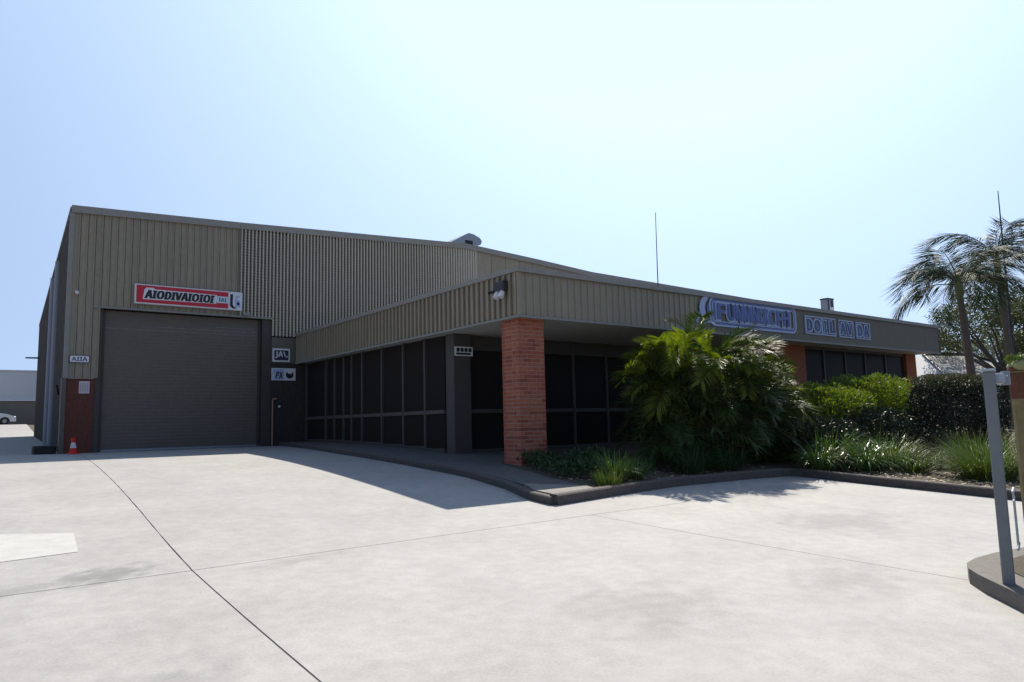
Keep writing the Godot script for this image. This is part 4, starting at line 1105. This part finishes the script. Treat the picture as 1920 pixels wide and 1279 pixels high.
	for i in 9000:
		var p := Vector3(rng.randf_range(-1, 1), 0, rng.randf_range(-1, 1))
		if p.length() > 1.0: continue
		var x := p.x * 1.5; var z := p.z * 1.35
		if x + 9.9 < 9.15 - (z + 0.6) * 0.35: continue
		var hh := (0.30 + 0.14 * sin(x * 3.1) * cos(z * 2.7)) * (1.0 - pow(p.length(), 3.0) * 0.6)
		var at := Vector3(x, hh * rng.randf_range(0.25, 1.0) + g(z - 10.9) - g(-10.9), z)
		var d := (sphere_dir() + Vector3.UP * 0.5).normalized()
		L.blade(at, d, d.cross(sphere_dir()).normalized(), rng.randf_range(0.06, 0.13), 0.035, shade(0.7, 1.2))
	t.set_meta("kind", "stuff")
	stuff_part("foliage", L.mesh(), M.cover_green, t)
	# grassy tufts at the kerb
	var tufts := [
		[9.35, -9.30, 230, 0.35, 0.66, 0.016, 1.5, 0.75, 0.18, "bright strappy tuft at the kerb corner", "strap_green"],
		[8.92, -9.02, 190, 0.16, 0.36, 0.014, 0.8, 0.8, 0.22, "short pale grassy tuft on the very corner of the bed", "fern_green"],
		[9.95, -9.35, 120, 0.3, 0.5, 0.014, 1.4, 0.9, 0.16, "thin tuft in the shade right of the bright strappy tuft", "strap_green"],
		[11.6, -9.45, 240, 0.4, 0.7, 0.018, 1.7, 0.9, 0.3, "dark strappy clump below the palm fronds", "cover_green"],
		[12.7, -9.40, 220, 0.35, 0.65, 0.018, 1.6, 0.9, 0.3, "second dark strappy clump at the kerb, under the palm's middle", "cover_green"],
		[14.7, -8.45, 260, 0.5, 0.9, 0.026, 1.9, 0.95, 0.35, "silvery strap-leaved clump spilling towards the inner kerb corner", "strap_green"],
		[15.35, -7.85, 280, 0.5, 0.95, 0.030, 2.0, 0.95, 0.35, "strap-leaved clump with pale hanging leaves beside the silvery one", "strap_green"],
		[16.4, -7.75, 280, 0.5, 0.95, 0.024, 1.8, 0.9, 0.40, "green strap-leaved clump in front of the clipped hedge", "fern_green"],
		[15.7, -8.7, 260, 0.6, 1.0, 0.024, 1.6, 0.8, 0.40, "taller strap-leaved clump behind the silvery ones", "strap_green"],
		[17.2, -8.2, 240, 0.45, 0.85, 0.020, 1.5, 0.95, 0.40, "loose strap-leaved clump at the hedge foot", "strap_green"],
		[15.9, -7.1, 200, 0.3, 0.6, 0.020, 1.6, 0.95, 0.30, "low strap-leaved clump nearest the litter patch", "fern_green"],
		[17.3, -7.3, 160, 0.3, 0.5, 0.018, 1.5, 0.95, 0.30, "small strap-leaved clump between the hedge and the feathery bushes", "strap_green"],
	]
	for q in tufts:
		t = thing("strap_leaf_clump", q[9], "plant", Vector3(q[0], gy(q[0], q[1]) - 0.01, q[1]), 0, "strap-leaved clumps in the bed")
		stuff_part("leaves", tuft(int(q[2] * 1.25), q[3] * 1.1, q[4] * 1.12, q[5], q[6], q[7], q[8]), M[q[10]], t)
	# fine feathery bushes on the right
	var ferns := [[15.9, -5.75, 1.0, 1300, "feathery fine-leaved bush nearest the grey gate post"], [17.6, -6.5, 1.15, 1300, "feathery fine-leaved bush at the end of the clipped hedge"], [17.6, -5.5, 1.15, 1000, "feathery fine-leaved bush partly behind the gate post"]]
	for q in ferns:
		t = thing("feathery_bush", q[4], "bush", Vector3(q[0], gy(q[0], q[1]) - 0.01, q[1]), 0, "feathery bushes near the gate")
		stuff_part("leaves", tuft(q[3], q[2] * 0.45, q[2] * 1.05, 0.013, 1.1, 1.2, 0.5), M.fern_green, t)
		st3 = begin()
		for k in 6: tube(st3, [Vector3.ZERO, Vector3(cos(k) * 0.2, 0.4, sin(k) * 0.2)], [0.014, 0.006], 4)
		put("stem", st3, M.bark, t)
	# leaf litter
	var bits := begin()
	var mm := MultiMesh.new(); mm.transform_format = MultiMesh.TRANSFORM_3D
	var one := Leaves.new(); one.blade(Vector3(-0.05, 0, 0), Vector3.RIGHT, Vector3(0, 0.1, 1).normalized(), 0.10, 0.035, Color.WHITE)
	mm.mesh = one.mesh()
	var spotsl := []
	for i in 2600:
		var x := rng.randf_range(14.3, 20.0); var z := rng.randf_range(-8.6, -4.0)
		if rng.randf() < 0.25: x = rng.randf_range(8.8, 14.0); z = rng.randf_range(-10.5, -9.1)
		spotsl.append(Transform3D(Basis(Vector3.UP, rng.randf() * TAU) * Basis(Vector3.RIGHT, rng.randf_range(-0.5, 0.5)) * Basis.from_scale(Vector3.ONE * rng.randf_range(0.5, 1.3)), Vector3(x, gy(x, z) + 0.012 + rng.randf() * 0.02, z)))
	mm.instance_count = spotsl.size()
	for i in spotsl.size(): mm.set_instance_transform(i, spotsl[i])
	var mi := MultiMeshInstance3D.new(); mi.name = "leaf_litter"; mi.multimesh = mm; mi.material_override = M.litter_pale; add_child(mi)
	mi.set_meta("kind", "stuff"); tag(mi, "dry pale leaf litter scattered over the garden soil", "leaf litter")

# ------------------------------------------------------------------ gate on the right
func gateway():
	# kerbed island with a rounded nose
	var nose := PackedVector2Array([Vector2(5.55, -1.25), Vector2(6.66, -2.24), Vector2(6.92, -2.5), Vector2(7.12, -2.70), Vector2(7.32, -2.86), Vector2(7.55, -2.96), Vector2(7.85, -3.0), Vector2(8.3, -2.98), Vector2(9.2, -2.85), Vector2(12.5, -2.3), Vector2(12.5, 0.6), Vector2(5.6, 0.6)])
	var st := begin(); sheet(st, nose, 0.135, 0.16, g, 0.4)
	struct("kerbed_island", st, M.island_kerb)
	var inner := PackedVector2Array([Vector2(7.45, -2.55), Vector2(7.75, -2.76), Vector2(8.4, -2.76), Vector2(12.3, -2.12), Vector2(12.3, 0.5), Vector2(6.2, 0.5), Vector2(6.1, -1.3)])
	st = begin(); sheet(st, inner, 0.142, 0.0, g, 0.4)
	struct("island_soil", st, M.soil)
	var y := g(-2.54)
	var t := thing("gate_post", "tall grey square steel gate post on the kerbed island", "post", Vector3(6.98, y, -2.43), 0.3)
	st = begin(); bevel_box(st, Vector3(-0.044, 0.10, -0.044), Vector3(0.044, 1.89, 0.044), 0.007); put("shaft", st, M.steel_post, t)
	st = begin(); bevel_box(st, Vector3(-0.052, 1.892, -0.052), Vector3(0.052, 1.915, 0.052), 0.005); put("cap", st, M.steel_bright, t)
	st = begin(); bevel_box(st, Vector3(-0.052, -0.1, -0.052), Vector3(0.052, 0.098, 0.052), 0.006); put("foot_sleeve", st, M.rubber, t)
	# clamp
	t = thing("hinge_clamp", "bright metal clamp joining the grey gate post to the timber post", "clamp", Vector3(7.22, y + 1.84, -2.44), 0.3)
	st = begin(); bevel_box(st, Vector3(-0.19, -0.05, -0.03), Vector3(0.26, 0.04, 0.05), 0.012); put("strap", st, M.steel_bright, t)
	st = begin(); tube(st, [Vector3(0.0, -0.06, 0.05), Vector3(0.0, 0.06, 0.05)], [0.035, 0.035], 10); put("pin", st, M.galvanised, t)
	for x in [-0.1, 0.1]:
		st = begin(); tube(st, [Vector3(x, 0, 0.05), Vector3(x, 0, 0.07)], [0.018, 0.018], 6); put("bolt", st, M.galvanised, t)
	t = thing("timber_post", "weathered yellow timber post with rusty head and mossy top", "post", Vector3(7.80, y, -2.42), 0.3)
	st = begin(); bevel_box(st, Vector3(-0.14, 0.1, -0.12), Vector3(0.22, 1.93, 0.12), 0.02); put("shaft", st, M.timber, t)
	st = begin(); bevel_box(st, Vector3(-0.148, 1.66, -0.125), Vector3(-0.075, 1.90, 0.124), 0.01); put("rusty_strap", st, M.rust, t)
	st = begin(); bevel_box(st, Vector3(-0.155, 1.915, -0.135), Vector3(0.235, 1.955, 0.135), 0.02); put("rusty_head", st, M.rust, t)
	st = begin()
	for q in [[-0.24, 0.02, 0.10], [-0.12, 0.0, 0.10], [0.0, 0.03, 0.13], [0.14, -0.02, 0.12], [-0.05, 0.08, 0.10], [0.2, 0.06, 0.09]]:
		ball(st, Vector3(q[0], 1.97, q[1]), Vector3(q[2], q[2] * 0.55, q[2]), 6)
	put("moss_cushion", st, M.moss, t)
	var L := Leaves.new()
	for i in 900:
		var d := sphere_dir(); d.y = absf(d.y)
		L.blade(Vector3(rng.randf_range(-0.32, 0.26), 1.99 + rng.randf() * 0.05, rng.randf_range(-0.12, 0.14)), d, d.cross(sphere_dir()).normalized(), 0.05, 0.02, shade(0.8, 1.6))
	stuff_part("moss_tufts", L.mesh(), M.fern_green, t)
	# low gate leaf: rails, and a pale sheet standing in for sunlit pavement behind
	t = thing("gate_leaf", "low gate leaf with thin rails and a pale sheet standing in for sunlit pavement", "gate", Vector3(7.36, y, -2.46), 0.3)
	st = begin(); box(st, Vector3(-0.27, 0.42, -0.006), Vector3(0.10, 0.80, 0.006)); put("sheet", st, M.pale_sunlit_sheet, t)
	st = begin(); tube(st, [Vector3(-0.28, 0.87, 0), Vector3(0.12, 0.87, 0)], [0.012, 0.012], 8); put("rail", st, M.steel_bright, t)
	st = begin(); tube(st, [Vector3(-0.28, 0.40, 0), Vector3(0.12, 0.40, 0)], [0.012, 0.012], 8); put("rail", st, M.steel_bright, t)
	st = begin(); tube(st, [Vector3(-0.10, 0.40, 0.0), Vector3(-0.10, 0.87, 0.0)], [0.008, 0.008], 6); put("stile", st, M.steel_bright, t)

# ------------------------------------------------------------------ far things
func palm(at: Vector3, top: Vector3, radius: float, label: String, count: int, sd: int):
	rng.seed = sd
	var t := thing("queen_palm", label, "palm", at, 0, "queen palms beyond the office")
	var st := begin()
	var m := top * 0.5 + Vector3(0.12, 0, 0.05)
	var pts := []; var rad := []
	for k in 13:
		var u := k / 12.0
		pts.append(Vector3.ZERO.lerp(m, u).lerp(m.lerp(top, u), u)); rad.append(lerpf(0.185, 0.12, u) * (1.0 + (0.35 if k == 0 else 0.0)))
	tube(st, pts, rad, 12); put("trunk", st, M.bark, t)
	st = begin(); tube(st, [top + Vector3(0, -0.1, 0), top + Vector3(0, 0.4, 0), top + Vector3(0, 0.9, 0)], [0.13, 0.17, 0.06], 10); put("crownshaft", st, M.stem, t)
	var vs := []
	for k in 4: vs.append(frond(radius, 80, radius * 0.27, 0.028, 1.9 + 0.4 * k, 0.0, 0.8, 0.6))
	for i in count:
		var yaw := TAU * i / count + rng.randf_range(-0.25, 0.25)
		var f := put("frond", vs[i % 4], M.queen_green, t)
		f.transform = Transform3D(Basis(Vector3.UP, yaw) * Basis(Vector3(0, 0, 1), rng.randf_range(0.25, 1.25)) * Basis.from_scale(Vector3.ONE * rng.randf_range(0.8, 1.1)), top + Vector3(0, 0.5, 0))

func broad_tree(called: String, at: Vector3, height: float, spread: Vector3, label: String, leaves: int, sd: int, clumps: int):
	rng.seed = sd
	var t := thing(called, label, "tree", at, 0, "trees beyond the office")
	var st := begin()
	var fork := Vector3(0.2, height * 0.35, 0)
	tube(st, [Vector3.ZERO, fork * 0.5 + Vector3(0.1, 0, 0), fork], [0.32, 0.26, 0.22], 9); put("trunk", st, M.bark, t)
	var L := Leaves.new()
	var per := leaves / clumps
	for k in clumps:
		var a := TAU * k / clumps * 2.4 + rng.randf_range(-0.4, 0.4); var r := sqrt((k + 0.5) / clumps)
		var c := Vector3(cos(a) * r * spread.x, height * (0.62 + 0.33 * (1.0 - r * r)) + rng.randf_range(-0.1, 0.1) * height, sin(a) * r * spread.z)
		st = begin()
		var mid := fork.lerp(c, 0.5) + Vector3(rng.randf_range(-0.4, 0.4), 0.1, rng.randf_range(-0.4, 0.4))
		tube(st, [fork, mid, c], [0.13, 0.07, 0.02], 6); put("limb", st, M.bark, t)
		var size := Vector3(spread.x, 0, spread.z) * rng.randf_range(0.28, 0.42); size.y = height * 0.10
		for i in per:
			var d := sphere_dir() * pow(rng.randf(), 0.45)
			var p := c + d * size
			var dir := (sphere_dir() + Vector3(0, -0.2, 0)).normalized()
			L.blade(p, dir, dir.cross(sphere_dir()).normalized(), rng.randf_range(0.12, 0.24), 0.07, shade(0.65, 1.3))
	stuff_part("crown", L.mesh(), M.tree_green, t)

func far_things():
	palm(Vector3(31.95, -0.25, -11.7), Vector3(-0.36, 5.4, -0.05), 3.1, "queen palm with drooping fronds just past the fascia's end", 17, 101)
	palm(Vector3(38.1, -0.25, -12.3), Vector3(-0.5, 7.2, 0.0), 3.6, "second queen palm, cut by the frame above the timber post", 17, 102)
	broad_tree("spreading_tree", Vector3(53.0, -0.3, -17.5), 8.4, Vector3(4.6, 0, 4.6), "wide feathery tree behind the two palms", 26000, 103, 26)
	broad_tree("spreading_tree", Vector3(50.5, -0.3, -11.5), 7.6, Vector3(4.2, 0, 4.2), "denser tree at the picture edge behind the gate posts", 22000, 104, 22)
	broad_tree("spreading_tree", Vector3(62.0, -0.3, -20.5), 6.5, Vector3(4.5, 0, 4.5), "low far tree beyond the gabled roof", 16000, 105, 18)
	# gabled roof house beyond the palms
	var t := thing("gabled_house", "pale gabled roof of a neighbouring house behind the palms", "house", Vector3(54.5, 0, -21.5), -0.3)
	var st := begin(); box(st, Vector3(-4.5, -0.3, -4), Vector3(4.5, 2.3, 4)); put("wall", st, M.far_cream, t)
	st = begin()
	quad(st, Vector3(-5, 2.2, 4.5), Vector3(5, 2.2, 4.5), Vector3(2.2, 4.6, 0), Vector3(-2.2, 4.6, 0))
	quad(st, Vector3(5, 2.2, -4.5), Vector3(-5, 2.2, -4.5), Vector3(-2.2, 4.6, 0), Vector3(2.2, 4.6, 0))
	tri3(st, Vector3(-5, 2.2, -4.5), Vector3(-5, 2.2, 4.5), Vector3(-2.2, 4.6, 0)); tri3(st, Vector3(5, 2.2, 4.5), Vector3(5, 2.2, -4.5), Vector3(2.2, 4.6, 0))
	quad(st, Vector3(-5, 2.2, -4.5), Vector3(5, 2.2, -4.5), Vector3(5, 2.2, 4.5), Vector3(-5, 2.2, 4.5))
	put("roof", st, M.far_roof, t)
	for q in [[Vector3(-5, 2.24, 4.5), Vector3(-2.2, 4.66, 0)], [Vector3(5, 2.24, 4.5), Vector3(2.2, 4.66, 0)], [Vector3(-2.2, 4.66, 0), Vector3(2.2, 4.66, 0)]]:
		st = begin(); tube(st, [q[0], q[1]], [0.09, 0.09], 6); put("ridge_cap", st, M.dark_metal, t)
	# neighbouring shed and parked car on the left
	t = thing("neighbour_shed", "long pale neighbouring shed with a brown lower wall", "shed", Vector3(0, 1.3, -76))
	st = begin(); box(st, Vector3(-60, -0.3, -12), Vector3(16, 2.22, -0.02)); put("lower_wall", st, M.far_wall_brown, t)
	st = begin(); box(st, Vector3(-60.1, 2.24, -12.1), Vector3(16.1, 4.72, 0.05)); put("upper_wall", st, M.far_wall_pale, t)
	st = begin(); box(st, Vector3(-60.2, 4.725, -12.2), Vector3(16.2, 4.83, 0.14)); put("gutter", st, M.far_wall_pale, t)
	st = begin(); box(st, Vector3(-60.1, 2.16, -0.01), Vector3(16.1, 2.235, 0.12)); put("sill_band", st, M.white_paint, t)
	car()

func car():
	var t := thing("parked_car", "white car parked before the neighbouring shed, its nose showing", "car", Vector3(1.5, gback(-73), -73.0))
	# side outline, nose towards +x
	var side := PackedVector2Array([Vector2(-2.2, 0.35), Vector2(-2.25, 0.7), Vector2(-2.1, 0.95), Vector2(-1.5, 1.05), Vector2(-1.0, 1.38), Vector2(-0.3, 1.45), Vector2(0.3, 1.38), Vector2(0.95, 0.98), Vector2(1.5, 0.88), Vector2(1.95, 0.72), Vector2(2.15, 0.52), Vector2(2.15, 0.28), Vector2(1.75, 0.25)])
	for k in 9:
		var a := PI * k / 8.0; side.append(Vector2(1.37 + cos(a) * 0.36, 0.30 + sin(a) * 0.34))
	side.append(Vector2(0.9, 0.22)); side.append(Vector2(-0.95, 0.22))
	for k in 9:
		var a := PI * k / 8.0; side.append(Vector2(-1.35 + cos(a) * 0.36, 0.30 + sin(a) * 0.34))
	var st := begin(); extrude(st, side, Vector3(0, 0, -0.85), Vector3.RIGHT, Vector3.UP, Vector3.BACK, 1.7); put("body", st, M.car_white, t)
	st = begin(); extrude(st, PackedVector2Array([Vector2(-1.35, 1.02), Vector2(-0.92, 1.32), Vector2(-0.3, 1.38), Vector2(0.22, 1.32), Vector2(0.78, 0.98)]), Vector3(0, 0, 0.85), Vector3.RIGHT, Vector3.UP, Vector3.BACK, 0.006); put("side_window", st, M.car_glass, t)
	for x in [1.37, -1.35]:
		for z in [-0.84, 0.66]:
			st = begin(); tube(st, [Vector3(x, 0.30, z), Vector3(x, 0.30, z + 0.19)], [0.30, 0.30], 18); var wh := put("wheel", st, M.rubber, t)
			st = begin(); tube(st, [Vector3(x, 0.30, z + 0.191), Vector3(x, 0.30, z + 0.2)], [0.17, 0.15], 12); put("rim", st, M.galvanised, wh)
	st = begin(); ball(st, Vector3(2.0, 0.62, 0.68), Vector3(0.13, 0.09, 0.17), 6); put("headlight", st, M.lamp_lens, t)
